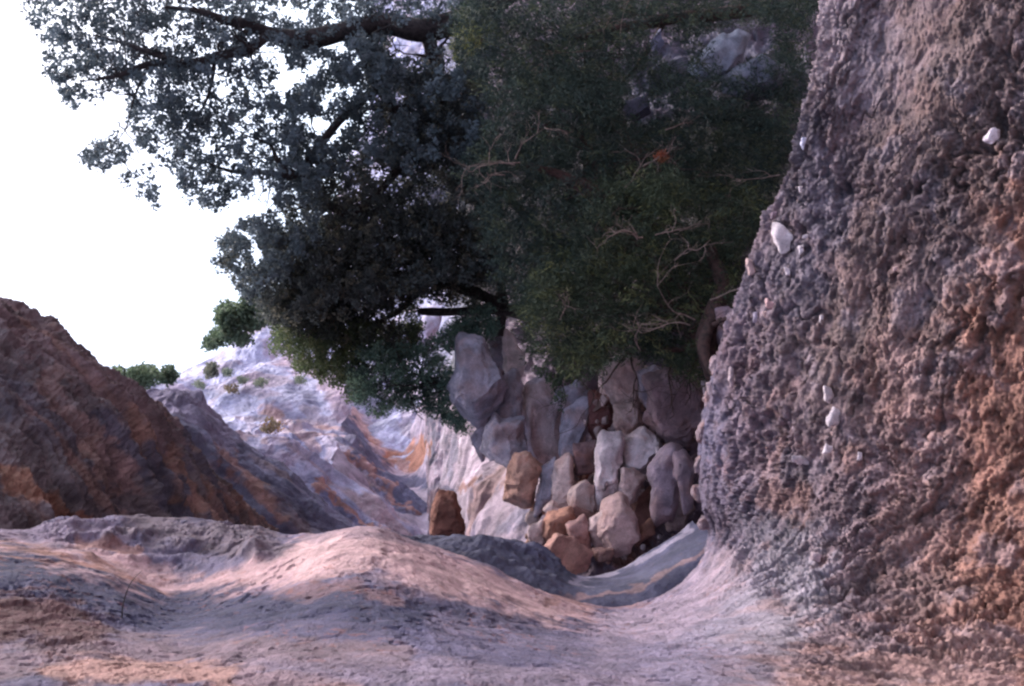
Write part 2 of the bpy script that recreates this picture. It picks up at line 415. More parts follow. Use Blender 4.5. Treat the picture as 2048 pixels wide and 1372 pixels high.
# ------------------------------------------------------------------ hollow behind the crest
def mk(rowdefs):
    return rowdefs
b0 = [(720,1150,6.6),(860,1230,6.6),(1030,1290,6.8),(1200,1330,7.0),(1330,1310,7.2),(1450,1240,7.4),(1560,1160,7.6)]
b1 = [(760,1090,7.0),(880,1120,7.1),(1020,1170,7.2),(1200,1205,7.3),(1320,1170,7.5),(1410,1110,7.7),(1500,1050,7.9)]
b2 = [(770,1076,7.7),(920,1090,7.8),(1060,1110,7.9),(1140,1160,7.9),(1220,1160,8.0),(1310,1120,8.1),(1400,1050,8.3)]
b3 = [(780,1070,8.1),(930,1079,8.2),(1065,1092,8.2),(1135,1148,8.3),(1210,1148,8.4),(1300,1108,8.5),(1385,1040,8.7)]
b4 = [(790,1110,9.2),(930,1110,9.2),(1060,1120,9.3),(1130,1170,9.3),(1210,1180,9.4),(1300,1150,9.5),(1400,1080,9.6)]
b5 = [(x, y + 160, d + 1.5) for x, y, d in b4]
def s2_disp(p, px, py, d):
    rl = field(px, py, p, 0.15, [([(830,1085),(1000,1110),(1090,1140)], 50, 1.0, 1)])
    return rl * (0.09 * fbm(p * 2.2, 4, 7, 0.5) + 0.03 * fbm(p * 7, 5, 8, .65)) + 0.03 * fbm(p * 2, 5, 9)
def s2_col(p, px, py, d):
    c = np.broadcast_to(C8(72, 75, 104), p.shape).copy()
    c = stains_and_shade(c, px, py, p, [
        ([(820,1080),(960,1110),(1090,1170),(1180,1185)], 60, C8(68, 72, 96), 1),
        ([(1160,1165),(1290,1120),(1380,1060)], 11, C8(130,126,150), 0.9),
        ([(1100,1200),(1240,1180),(1330,1140),(1400,1085)], 9, C8(74,78,104), 0.9),
        ([(1120,1205),(1260,1188),(1350,1140),(1420,1090)], 6, C8(146,116,116), 0.65),
        ([(1130,1215),(1280,1215),(1380,1150)], 12, C8(78,82,108), 0.9)], 9)
    return np.clip(c * (1 + 0.3 * fbm(p * 4, 4, 11)[..., None]), 0.01, 0.9)
o, _ = sheet('rock_hollow', [b0, b1, b2, b3, b4, b5], 420, 240, s2_disp, s2_col, M_CHUTE)
tag(o, 'blue grey scooped hollow of water worn rock behind the pink crest', kind='structure')

# ------------------------------------------------------------------ brown ribbed wall, upper left of the gully
cr = [(-300,440),(-120,560),(0,624),(100,670),(200,745),(282,802),(350,872),(415,945),(475,1015),(530,1080),(610,1180)]
dc = [9.5,9.6,9.6,9.7,9.8,10.0,10.3,10.6,10.9,11.2,11.6]
def shift(c, dd, dx, dy, ad):
    return [(x + dx, y + dy, d + ad) for (x, y), d in zip(c, dd)]
rows = [shift(cr, dc, -330, 900, -3.3), shift(cr, dc, -230, 560, -2.6), shift(cr, dc, -150, 330, -2.0), shift(cr, dc, -90, 160, -1.3), shift(cr, dc, -36, 52, -0.6), shift(cr, dc, 0, 0, 0.1), shift(cr, dc, 4, 12, 0.9), shift(cr, dc, -40, 150, 2.4), shift(cr, dc, -100, 420, 4.0)]
def rib_coord(px, py, slope):
    return (px - py * slope)
def s3_disp(p, px, py, d):
    q = p + np.stack([fbm(p * 1.1, 3, 150), fbm(p * 1.1, 3, 153), fbm(p * 1.1, 3, 156)], -1) * 0.12
    dirw = (UPI * -0.80 + UPW * -0.60); dirw /= np.linalg.norm(dirw)      # ribs run down the wall this way
    qa = q - (q @ dirw)[..., None] * dirw * 0.9
    rib = fbm(qa * 1.9, 3, 160, 0.5, True)
    return 0.26 * rib + 0.15 * fbm(qa * 3.2, 4, 165) + 0.04 * fbm(q * 4, 5, 170, 0.6) + 0.04 * fbm(q * 9, 4, 175, 0.6) + 0.025 * fbm(q * 24, 4, 178, .7)
def s3_col(p, px, py, d):
    c = np.broadcast_to(C8(106, 96, 108), p.shape).copy()
    c = stains_and_shade(c, px, py, p, [
        ([(-100,560),(60,660),(200,760),(330,860)], 60, C8(112,88,100), 1),
        ([(0,760),(150,900),(240,1050)], 50, C8(80,76,100), 0.8),
        ([(200,860),(300,940),(360,1040)], 36, C8(78,80,110), 0.9),
        ([(100,770),(180,880),(260,950)], 22, C8(140,104,104), 0.7),
        ([(280,850),(320,900),(370,980),(420,1060)], 20, C8(142,98,82), 0.8),
        ([(-20,950),(40,960),(110,1010),(140,1060)], 30, C8(158,108,80), 0.95),
        ([(90,990),(140,1040),(200,1060)], 20, C8(128,70,48), 0.9),
        ([(170,900),(220,960),(250,1040)], 20, C8(150,112,104), 0.7),
        ([(400,900),(470,980),(560,1070)], 30, C8(116,88,90), 0.9),
        ([(360,880),(430,980),(480,1070)], 16, C8(84,80,108), 0.9),
        ([(430,980),(480,1030),(520,1080)], 14, C8(142,96,84), 0.8),
        ([(560,1010),(620,1080)], 30, C8(150,120,134), 0.8)], 14, 200)
    dirw = (UPI * -0.80 + UPW * -0.60); dirw /= np.linalg.norm(dirw)
    qa = p - (p @ dirw)[..., None] * dirw * 0.85
    st = fbm(qa * 3.5, 4, 210)[..., None]
    c = c * (1 + 0.45 * st + 0.3 * fbm(p * 5, 4, 214)[..., None])
    o = sstep(0.22, 0.5, fbm(qa * 2.6 + 9, 4, 220))[..., None] * 0.5
    c = c * (1 - o) + o * C8(150, 104, 88)
    lm = c.mean(-1, keepdims=True); c = lm + (c - lm) * 0.72
    return np.clip(c, 0.01, 0.9)
o, _ = sheet('rock_wall', rows, 620, 560, s3_disp, s3_col, M_BROWN)
tag(o, 'dark brown ribbed rock wall with rusty streaks against the white sky', 'rock wall', kind='structure')

# ------------------------------------------------------------------ ribs stepping back behind the brown wall
def rib(name, crest, dep, cols, label, seed, thick=1.0, sx=-60, dark=0.0):
    dd = np.linspace(dep[0], dep[1], len(crest))
    rw = [shift(crest, dd, sx * 3.2, 430, -2.4 * thick), shift(crest, dd, sx * 1.9, 220, -1.6 * thick), shift(crest, dd, sx, 95, -0.9 * thick), shift(crest, dd, sx * 0.35, 26, -0.35 * thick), shift(crest, dd, 0, 0, 0.1), shift(crest, dd, 6, 10, 0.8 * thick), shift(crest, dd, -10, 160, 3.0 * thick), shift(crest, dd, -40, 420, 5.0 * thick)]
    dirw = (UPI * -0.70 + UPW * -0.71 - FWD * 0.1); dirw /= np.linalg.norm(dirw)
    def dsp(p, px, py, d):
        q = p + np.stack([fbm(p * 0.8, 3, seed), fbm(p * 0.8, 3, seed + 3), fbm(p * 0.8, 3, seed + 5)], -1) * 0.25
        qa = q - (q @ dirw)[..., None] * dirw * 0.88
        return thick * (0.22 * fbm(qa * 1.3, 3, seed + 7, 0.5) + 0.14 * fbm(qa * 3, 4, seed + 9) + 0.03 * fbm(q * 3.5, 4, seed + 11) + 0.014 * fbm(q * 12, 3, seed + 12))
    def clr(p, px, py, d):
        c = np.broadcast_to(cols[0], p.shape).copy()
        qa = p - (p @ dirw)[..., None] * dirw * 0.88
        a = sstep(-0.1, 0.35, fbm(qa * 1.8, 4, seed + 20))[..., None]
        c = c * (1 - a) + a * cols[1]
        a = sstep(0.12, 0.4, fbm(qa * 2.4 + 4, 4, seed + 25))[..., None] * 0.8
        c = c * (1 - a) + a * cols[2]
        c = stains_and_shade(c, px, py, p, cols[3], 8, seed + 30)
        return np.clip(c * (1 + 0.25 * fbm(p * 4, 4, seed + 33)[..., None]), 0.01, 0.9)
    o, _ = sheet(name, rw, 420, 360, dsp, clr, M_BROWN)
    tag(o, label, 'rock rib', kind='structure')
rib('rock_rib', [(240,830),(300,800),(350,793),(400,805),(445,850),(500,900),(560,940),(620,990),(690,1050),(760,1120)], (13.5, 13.0),
    [C8(112,116,150), C8(92,94,124), C8(118,102,112), [([(300,800),(400,815),(450,860)], 40, C8(118,112,144), 0.9), ([(440,900),(500,960),(560,1050)], 18, C8(150,104,92), 0.7), ([(560,990),(640,1050)], 26, C8(84,82,112), 0.9)]],
    'blue grey rounded rock rib just behind the brown wall', 300)
rib('rock_rib', [(430,850),(500,880),(560,890),(620,930),(680,975),(740,1020),(800,1065),(870,1140)], (17, 16),
    [C8(150,154,192), C8(112,116,156), C8(160,138,148), [([(540,900),(600,920)], 16, C8(160,150,178), 0.8), ([(640,960),(720,1030),(790,1080)], 9, C8(160,110,92), 0.8), ([(600,990),(700,1060)], 26, C8(82,84,116), 0.8)]],
    'blue grey rock rib with a thin rusty streak at mid height', 340)
rib('rock_rib', [(520,850),(590,845),(650,868),(700,880),(740,930),(790,975),(840,1020),(880,1080),(930,1160)], (21, 18.5),
    [C8(140,146,188), C8(170,164,194), C8(176,148,152), [([(560,845),(600,850)], 12, C8(190,170,180), 0.9), ([(700,880),(760,950),(830,1010)], 26, C8(92,96,130), 0.9), ([(690,900),(780,980),(850,1045)], 8, C8(172,128,120), 0.8)]],
    'lilac rock rib running down to the small rust red block', 380)

# ------------------------------------------------------------------ pale cliff far behind
def crow(pts): return pts
k0 = [(150,860,30),(290,783,31),(360,752,32),(420,728,33),(470,690,34),(545,640,35),(600,570,36),(670,420,38),(735,270,40),(765,120,42),(770,-80,44)]
k_b = [(x + 6, y + 10, d + 5) for x, y, d in k0]
k1 = [(180,900,27.5),(320,840,28),(400,810,28.5),(470,780,29),(540,740,30),(620,700,31),(700,620,32),(780,460,34),(850,280,36),(900,120,38),(930,-80,40)]
k2 = [(260,980,24),(400,920,24),(500,890,24.5),(580,860,25),(660,820,26),(760,780,27),(850,690,28),(950,540,30),(1050,340,32),(1150,140,34),(1200,-80,36)]
k3 = [(350,1080,21),(500,1020,21),(600,980,21.5),(680,940,22.5),(760,890,23.5),(850,840,24),(960,750,24),(1080,600,25),(1250,380,27),(1400,180,28),(1500,-80,30)]
k4 = [(500,1300,18),(650,1250,18),(750,1200,19),(820,1120,20),(880,1050,21),(980,960,21.5),(1150,900,21),(1300,750,21),(1550,480,22),(1750,220,22),(1850,-80,22)]
def s4_disp(p, px, py, d):
    q = p + np.stack([fbm(p * 0.3, 3, 400), fbm(p * 0.3, 3, 403), fbm(p * 0.3, 3, 405)], -1) * 0.8
    bed = UPI * 0.25 + UPW * 0.95
    st = fbm(q * np.array([0.5, 0.5, 0.5]) + bed * ((q @ bed)[..., None]) * 0.7, 4, 410, 0.55, True)
    return 0.8 * fbm(q * 0.22, 3, 415) + 0.12 * st + 0.07 * fbm(q * 1.6, 5, 420, 0.6) + 0.04 * fbm(q * 6, 4, 423, .7)
def s4_col(p, px, py, d):
    c = np.broadcast_to(C8(164, 172, 212), p.shape).copy()
    dirw = (UPI * -0.62 + UPW * -0.75 - FWD * 0.2); dirw /= np.linalg.norm(dirw)
    qa = p - (p @ dirw)[..., None] * dirw * 0.88
    s_ = sstep(-0.05, 0.3, fbm(qa * 0.9, 4, 431))[..., None] * 0.6
    c = c * (1 - s_) + s_ * C8(112, 118, 158)
    s_ = sstep(0.12, 0.32, fbm(qa * 1.1 + 5, 4, 432))[..., None] * 0.45
    c = c * (1 - s_) + s_ * C8(160, 138, 146)
    c = stains_and_shade(c, px, py, p * 0.35, [
        ([(560,700),(640,760),(720,830)], 26, C8(166,140,160), 0.7),
        ([(540,830),(640,850),(740,880)], 16, C8(184,140,128), 0.7),
        ([(470,780),(560,800)], 10, C8(150,136,160), 0.6),
        ([(700,830),(780,900),(850,960)], 18, C8(174,122,104), 0.8)], 8, 430)
    a = sstep(0.15, 0.5, fbm(p * 0.9, 5, 440))[..., None] * 0.45
    c = c * (1 - a) + a * C8(140, 122, 146)
    g = sstep(0.22, 0.35, fbm(p * 1.6, 3, 445))[..., None] * 0.35 * sstep(560, 700, px)[..., None]
    c = c * (1 - g) + g * C8(110, 112, 120)
    tree_shade = sstep(860, 960, px + 60 * fbm(p * 0.5, 3, 455))[..., None] * 0.92
    c = c * (1 - tree_shade) + tree_shade * C8(62, 66, 66)      # slope behind the trees painted dark, standing in for their shade
    return np.clip(c * (1 + 0.3 * fbm(p * 2.2, 4, 450)[..., None]), 0.01, 0.9)
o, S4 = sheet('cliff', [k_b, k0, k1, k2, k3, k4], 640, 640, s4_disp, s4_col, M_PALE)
tag(o, 'pale blue white cliff slope below the sky far behind the trees', 'cliff', kind='structure')

# ------------------------------------------------------------------ water-worn chute with its pink bowl and fluted pillar
xs = [852, 856, 860, 864, 869, 876, 890, 920, 950, 1000, 1060, 1120]
def crow2(y, ds, dy):
    return [(x, y, max(ds[6], 14) * 1.0 + [5, 3.6, 2.4, 1.4, 0.8, 0.35][k] if k < 6 else d) for k, (x, d, q) in enumerate(zip(xs, ds, dy))]
ch = [crow2(1230, [19,19,18.5,18.5,18,17.5,16,14,12.5,11.6,11.2,11], [0]*12),
      crow2(1080, [19.5,20,20,20,19.5,18.5,16.5,14.5,13,12.2,11.8,11.5], [0]*12),
      crow2(985, [21,21,21,20.5,20,19,17.5,15.5,13.6,12.8,12.2,11.8], [-30,-20,-8,4,6,0,0,0,0,0,0,0]),
      crow2(950, [22,22.3,22.8,22.8,22,20,18,16.2,14.2,13.2,12.6,12.1], [-50,-36,-10,3,2,0,0,0,0,0,0,0]),
      crow2(905, [23,23.4,24.2,24.6,23.6,20.8,18.6,16.8,14.9,13.8,13.1,12.5], [-60,-40,-20,-6,0,0,0,0,0,0,0,0]),
      crow2(850, [24,24.4,25,25.4,24.6,21.6,19.3,17.4,15.6,14.5,13.6,13], [-60,-30,-12,-4,0,0,0,0,0,0,0,0]),
      crow2(790, [25.5,26,26.4,26.6,26,22.6,20.2,18.3,16.5,15.4,14.4,13.6], [-20,-4,14,30,20,0,0,0,0,0,0,0]),
      crow2(820, [28,29,29,29,29,26,23,21,19,18,17,16], [0]*12)]
def s5_disp(p, px, py, d):
    q = p + fbm(p * 0.7, 3, 500)[..., None] * 0.15
    qa = q * np.array([1, 1, 1.0]) - (q @ UPI)[..., None] * UPI * 0.9
    fl = sstep(820, 870, px) * (1 - sstep(960, 1010, px))
    return fl * 0.20 * fbm(qa * 2.2, 3, 505, 0.5, True) + 0.06 * fbm(q * 1.2, 3, 508) + 0.02 * fbm(q * 8, 3, 511)
def s5_col(p, px, py, d):
    c = np.broadcast_to(C8(176, 160, 184), p.shape).copy()
    c = stains_and_shade(c, px, py, p, [
        ([(700,860),(760,930),(830,990),(900,990)], 22, C8(108,112,146), 0.95),
        ([(760,870),(790,900),(830,900)], 40, C8(196,164,176), 0.9),
        ([(790,935),(835,935),(850,890)], 14, C8(190,128,100), 0.95),
        ([(770,830),(800,835),(826,826)], 8, C8(168,120,112), 0.8),
        ([(730,860),(800,940)], 6, C8(176,120,100), 0.8),
        ([(870,830),(868,930)], 9, C8(122,126,158), 0.8),
        ([(892,850),(890,960)], 7, C8(190,184,208), 0.7),
        ([(915,860),(905,960)], 8, C8(120,122,152), 0.8),
        ([(945,880),(935,980)], 14, C8(204,190,214), 0.8),
        ([(880,1000),(840,1050)], 24, C8(182,146,150), 0.6),
        ([(930,975),(960,965)], 10, C8(160,106,92), 0.8),
        ([(1010,940),(960,1010),(940,1080)], 12, C8(196,150,146), 0.6),
        ([(1060,1020),(1000,1060)], 14, C8(146,144,176), 0.7)], 5, 520)
    d2 = (UPI * 0.6 + UPW * -0.8)
    qa = p - (p @ d2)[..., None] * d2 * 0.85
    return np.clip(c * 0.58 * (1 + 0.6 * fbm(qa * 3, 4, 530)[..., None]), 0.01, 0.9)
o, _ = sheet('rock_chute', ch, 420, 420, s5_disp, s5_col, M_CHUTE)
tag(o, 'smooth white and pink chute worn by water beside the stacked boulders', 'rock chute', kind='structure')

U = [[(690,800,30),(735,835,30),(772,845,30),(800,842,30),(825,815,30),(845,790,30),(860,770,30)],
     [(700,822,26),(740,852,26),(775,864,26),(802,862,26),(828,838,26),(845,808,26),(856,780,26)],
     [(690,838,24.3),(735,882,24.2),(776,908,24.2),(812,914,24),(842,890,23.5),(856,850,23),(868,800,22.8)],
     [(680,852,22.8),(733,915,22.7),(780,946,22.6),(822,952,22.4),(856,928,22),(872,880,21.4),(890,830,21)],
     [(670,880,20.5),(738,960,20.4),(798,1000,20.2),(850,1008,20),(890,980,19.6),(908,900,19.4),(925,850,19.3)],
     [(660,930,18.4),(748,1020,18.4),(810,1062,18.3),(862,1078,18.1),(905,1062,17.8),(930,990,17.8),(950,880,17.8)],
     [(650,1010,16.5),(750,1110,16.5),(810,1160,16.5),(870,1180,16.5),(915,1170,16.5),(945,1100,16.5),(965,960,16.5)]]
def bowl_disp(p, px, py, d):
    st = np.mod(d * 0.9 + 0.8 * fbm(p * 0.5, 3, 600), 1.0)
    return 0.08 * fbm(p * 0.9, 4, 602) + 0.12 * sstep(0.0, 0.85, st) * (1 - sstep(0.9, 1.0, st)) + 0.012 * fbm(p * 8, 3, 604)
def bowl_col(p, px, py, d):
    c = np.broadcast_to(C8(164, 154, 182), p.shape).copy()
    c = stains_and_shade(c, px, py, p * 0.5, [
        ([(700,835),(745,885),(790,925),(830,930)], 14, C8(190,150,150), 0.9),
        ([(780,925),(830,930),(850,895)], 22, C8(186,124,98), 0.95),
        ([(755,845),(790,850),(825,832)], 9, C8(172,120,104), 0.8),
        ([(690,850),(740,925),(790,965),(850,975),(885,955)], 17, C8(88,92,130), 0.95),
        ([(690,900),(760,985),(830,1030)], 9, C8(170,124,116), 0.7),
        ([(850,1010),(870,1040)], 22, C8(170,160,182), 0.8)], 4, 610)
    return np.clip(c * 0.85 * (1 + 0.35 * fbm(p * 2.4, 4, 612)[..., None]), 0.01, 0.9)
o, _ = sheet('rock_bowl', U, 320, 360, bowl_disp, bowl_col, M_CHUTE)
tag(o, 'winding polished pink and orange bowl of the chute left of the fluted pillar', 'rock bowl', kind='structure')

# ------------------------------------------------------------------ gully head behind the boulders
xs = [930, 1000, 1080, 1160, 1240, 1320, 1400, 1480, 1600, 1800]
g = [[(x, 1320, d) for x, d in zip([1080,1110,1140,1180]+xs[4:], [15,13,11.4,10.4,10.2,10,9.8,9.6,9.4,9.4])],
     [(x, 1150, d) for x, d in zip([1060,1090,1130,1180]+xs[4:], [15,13,11.6,10.9,10.7,10.5,10.2,9.6,9.2,9.2])],
     [(x, 1000, d) for x, d in zip([1040,1060,1100,1160]+xs[4:], [16,14,12.2,11.6,11.3,11,10.4,9.6,9.2,9.2])],
     [(x, 850, d) for x, d in zip([980,1010,1070,1160]+xs[4:], [19,16,13,12.2,11.8,11.5,10.8,9.9,9.4,9.4])],
     [(x, 700, d) for x, d in zip(xs, [18,15.5,13.9,13.2,12.6,12.1,11.3,10.5,10,10])],
     [(x, 560, d) for x, d in zip(xs, [21,18,15.6,14.6,13.8,13.2,12.4,11.6,11,11])],
     [(x, 300, d) for x, d in zip(xs, [25,22,19,17,16,15.4,14.6,13.8,13,12.5])],
     [(x, 60, d) for x, d in zip(xs, [27,24,21,19,17,16.6,15.8,15,14.4,14])],
     [(x, -200, d) for x, d in zip(xs, [29,26,23,21,19,18,17,16.4,16,15])]]
def s6_disp(p, px, py, d):
    q = p + fbm(p * 0.7, 3, 550)[..., None] * 0.3
    w1, w2 = worley(q * 1.6, 9)
    return 0.5 * fbm(q * 0.8, 4, 555, 0.6) - 0.14 * w1 + 0.14 * fbm(q * 5, 5, 560, .65) + 0.04 * fbm(q * 14, 3, 565)
def s6_col(p, px, py, d):
    c = np.broadcast_to(C8(112, 98, 116), p.shape).copy()
    c = stains_and_shade(c, px, py, p, [
        ([(1080,780),(1110,850),(1120,900)], 50, C8(158,150,172), 0.95),
        ([(1080,660),(1090,740)], 30, C8(130,118,140), 0.7),
        ([(1150,950),(1200,1050),(1280,1150)], 60, C8(118,78,66), 0.9),
        ([(1380,740),(1420,900),(1400,1020)], 50, C8(126,104,122), 0.9),
        ([(950,420),(1250,380),(1600,380)], 290, C8(58,56,62), 0.95),  # upper face behind the trees painted dark as their shade
        ([(1300,180),(1450,100),(1560,140)], 80, C8(84,86,104), 0.8)], 10, 570)  # gaps between the upper rocks darkened in colour as shade
    return np.clip(c * (1 + 0.55 * fbm(p * 3, 5, 580)[..., None]), 0.01, 0.9)
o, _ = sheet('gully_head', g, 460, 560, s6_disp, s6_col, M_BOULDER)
tag(o, 'shaded grainy rock face at the head of the gully behind boulders and trees', 'rock face', kind='structure')

# ------------------------------------------------------------------ land all round, far below and out to the horizon
n = 120
gx = np.sign(np.linspace(-1, 1, n)) * np.abs(np.linspace(-1, 1, n)) ** 2 * 700
X, Y = np.meshgrid(gx, gx)
Z = -11 + 6 * fbm(np.stack([X, Y, X * 0], -1) * 0.01, 4, 600) - 1.5
mesh_o = mesh_obj('terrain', np.stack([X, Y, Z], -1).reshape(-1, 3), grid_faces(n, n), M_PALE, np.broadcast_to(C8(120, 112, 118), (n * n, 3)))
tag(mesh_o, 'rolling rocky land below the gully reaching the horizon', kind='structure')

# ------------------------------------------------------------------ boulders
def ico(sub):
    bm = bmesh.new(); bmesh.ops.create_icosphere(bm, subdivisions=sub, radius=1.0)
    v = np.array([x.co[:] for x in bm.verts]); f = np.array([[q.index for q in x.verts] for x in bm.faces]); bm.free()
    return v, f
ICO = {k: ico(k) for k in (3, 4, 5, 6)}
def boulder(name, poly, depth, col, label, cat, seed, group=None, thick=0.8, sub=5, cuts=8, mat=None, amp=1.0, col2=None, block=0.5, push=0.35, grow=1.0):
    r = np.random.RandomState(seed)
    v, f = ICO[sub]; v = v.copy()
    nrm = v.copy()
    # chip flat faces off
    for _ in range(cuts):
        nn = r.normal(size=3); nn[2] = -abs(nn[2]) * 0.9 - 0.25 if r.rand() < 0.8 else abs(nn[2])
        nn /= np.linalg.norm(nn); off = r.uniform(0.36, 0.66)
        s = np.maximum(v @ nn - off, 0)
        v = v - s[:, None] * nn * 0.97
    poly = np.array(poly, float)
    c = poly.mean(0)
    ar = 0; cx = cy = 0
    for i in range(len(poly)):
        x0, y0 = poly[i]; x1, y1 = poly[(i + 1) % len(poly)]; k = x0 * y1 - x1 * y0
        ar += k; cx += (x0 + x1) * k; cy += (y0 + y1) * k
    if abs(ar) > 1: c = np.array([cx / (3 * ar), cy / (3 * ar)])
    an = np.linspace(-math.pi, math.pi, 181)
    R = np.zeros(181)
    for k, a in enumerate(an):
        dx, dy = math.cos(a), math.sin(a); best = 0
        for i in range(len(poly)):
            x0, y0 = poly[i] - c; x1, y1 = poly[(i + 1) % len(poly)] - c
            den = dx * (y1 - y0) - dy * (x1 - x0)
            if abs(den) < 1e-9: continue
            t = (x0 * (y1 - y0) - y0 * (x1 - x0)) / den
            s = (x0 * dy - y0 * dx) / den
            if t > 0 and -0.001 <= s <= 1.001: best = max(best, t)
        R[k] = best
    R = np.convolve(np.concatenate([R[-5:-1], R, R[1:5]]), np.ones(5) / 5, 'same')[4:-4] * grow
    rho = np.hypot(v[:, 0], v[:, 1]); a = np.arctan2(v[:, 1], v[:, 0])
    rr = np.interp(a, an, R)
    rho2 = np.clip(rho, 0, 1) ** block * 1.04
    mean = rr.mean() if False else R.mean()
    zz = np.sign(v[:, 2]) * np.abs(v[:, 2]) ** 0.8 * thick * mean / F * depth
    # tilt the front face
    tl = r.uniform(-0.4, 0.4, 2)
    X_ = c[0] + rr * rho2 * np.cos(a); Y_ = c[1] + rr * rho2 * np.sin(a)
    zz = zz + ((X_ - c[0]) * tl[0] + (Y_ - c[1]) * tl[1]) / F * depth * 0.6
    pos = P(X_, Y_, np.full(len(X_), depth)) + (zz + push * mean / F * depth)[:, None] * FWD
    size = mean / F * depth
    ctr = pos.mean(0)
    dn = pos - ctr; dn /= np.linalg.norm(dn, axis=1, keepdims=True) + 1e-9
    sc = 1.0 / max(size, 0.02)
    q = pos * sc + seed * 3.7
    dsp = amp * size * (0.16 * fbm(q * 0.8, 4, seed) + 0.09 * fbm(q * 2.1, 4, seed + 2, 0.55) + 0.05 * fbm(q * 6, 4, seed + 4, .6))
    pos = pos + dn * dsp[:, None]
    cc = np.broadcast_to(np.asarray(col), pos.shape).copy()
    if col2 is None: col2 = C8(150, 104, 92)
    al = sstep(0.0, 0.45, fbm(q * 0.8 + 11, 4, seed + 6))[:, None] * 0.45
    cc = cc * (1 - al) + al * np.asarray(col2)
    cc = np.clip(cc * (1 + 0.3 * fbm(q * 2.2, 4, seed + 8)[:, None]), 0.01, 0.9)
    o = mesh_obj(name, pos, f, mat or M_BOULDER, cc, origin=ctr)
    return tag(o, label, cat, group)
def Z2(pts): return [(800 + x / 1.96, 500 + y / 1.96) for x, y in pts]
GB, TN, OR, PK, WH = C8(144,140,162), C8(176,154,154), C8(182,138,122), C8(196,172,172), C8(206,194,204)
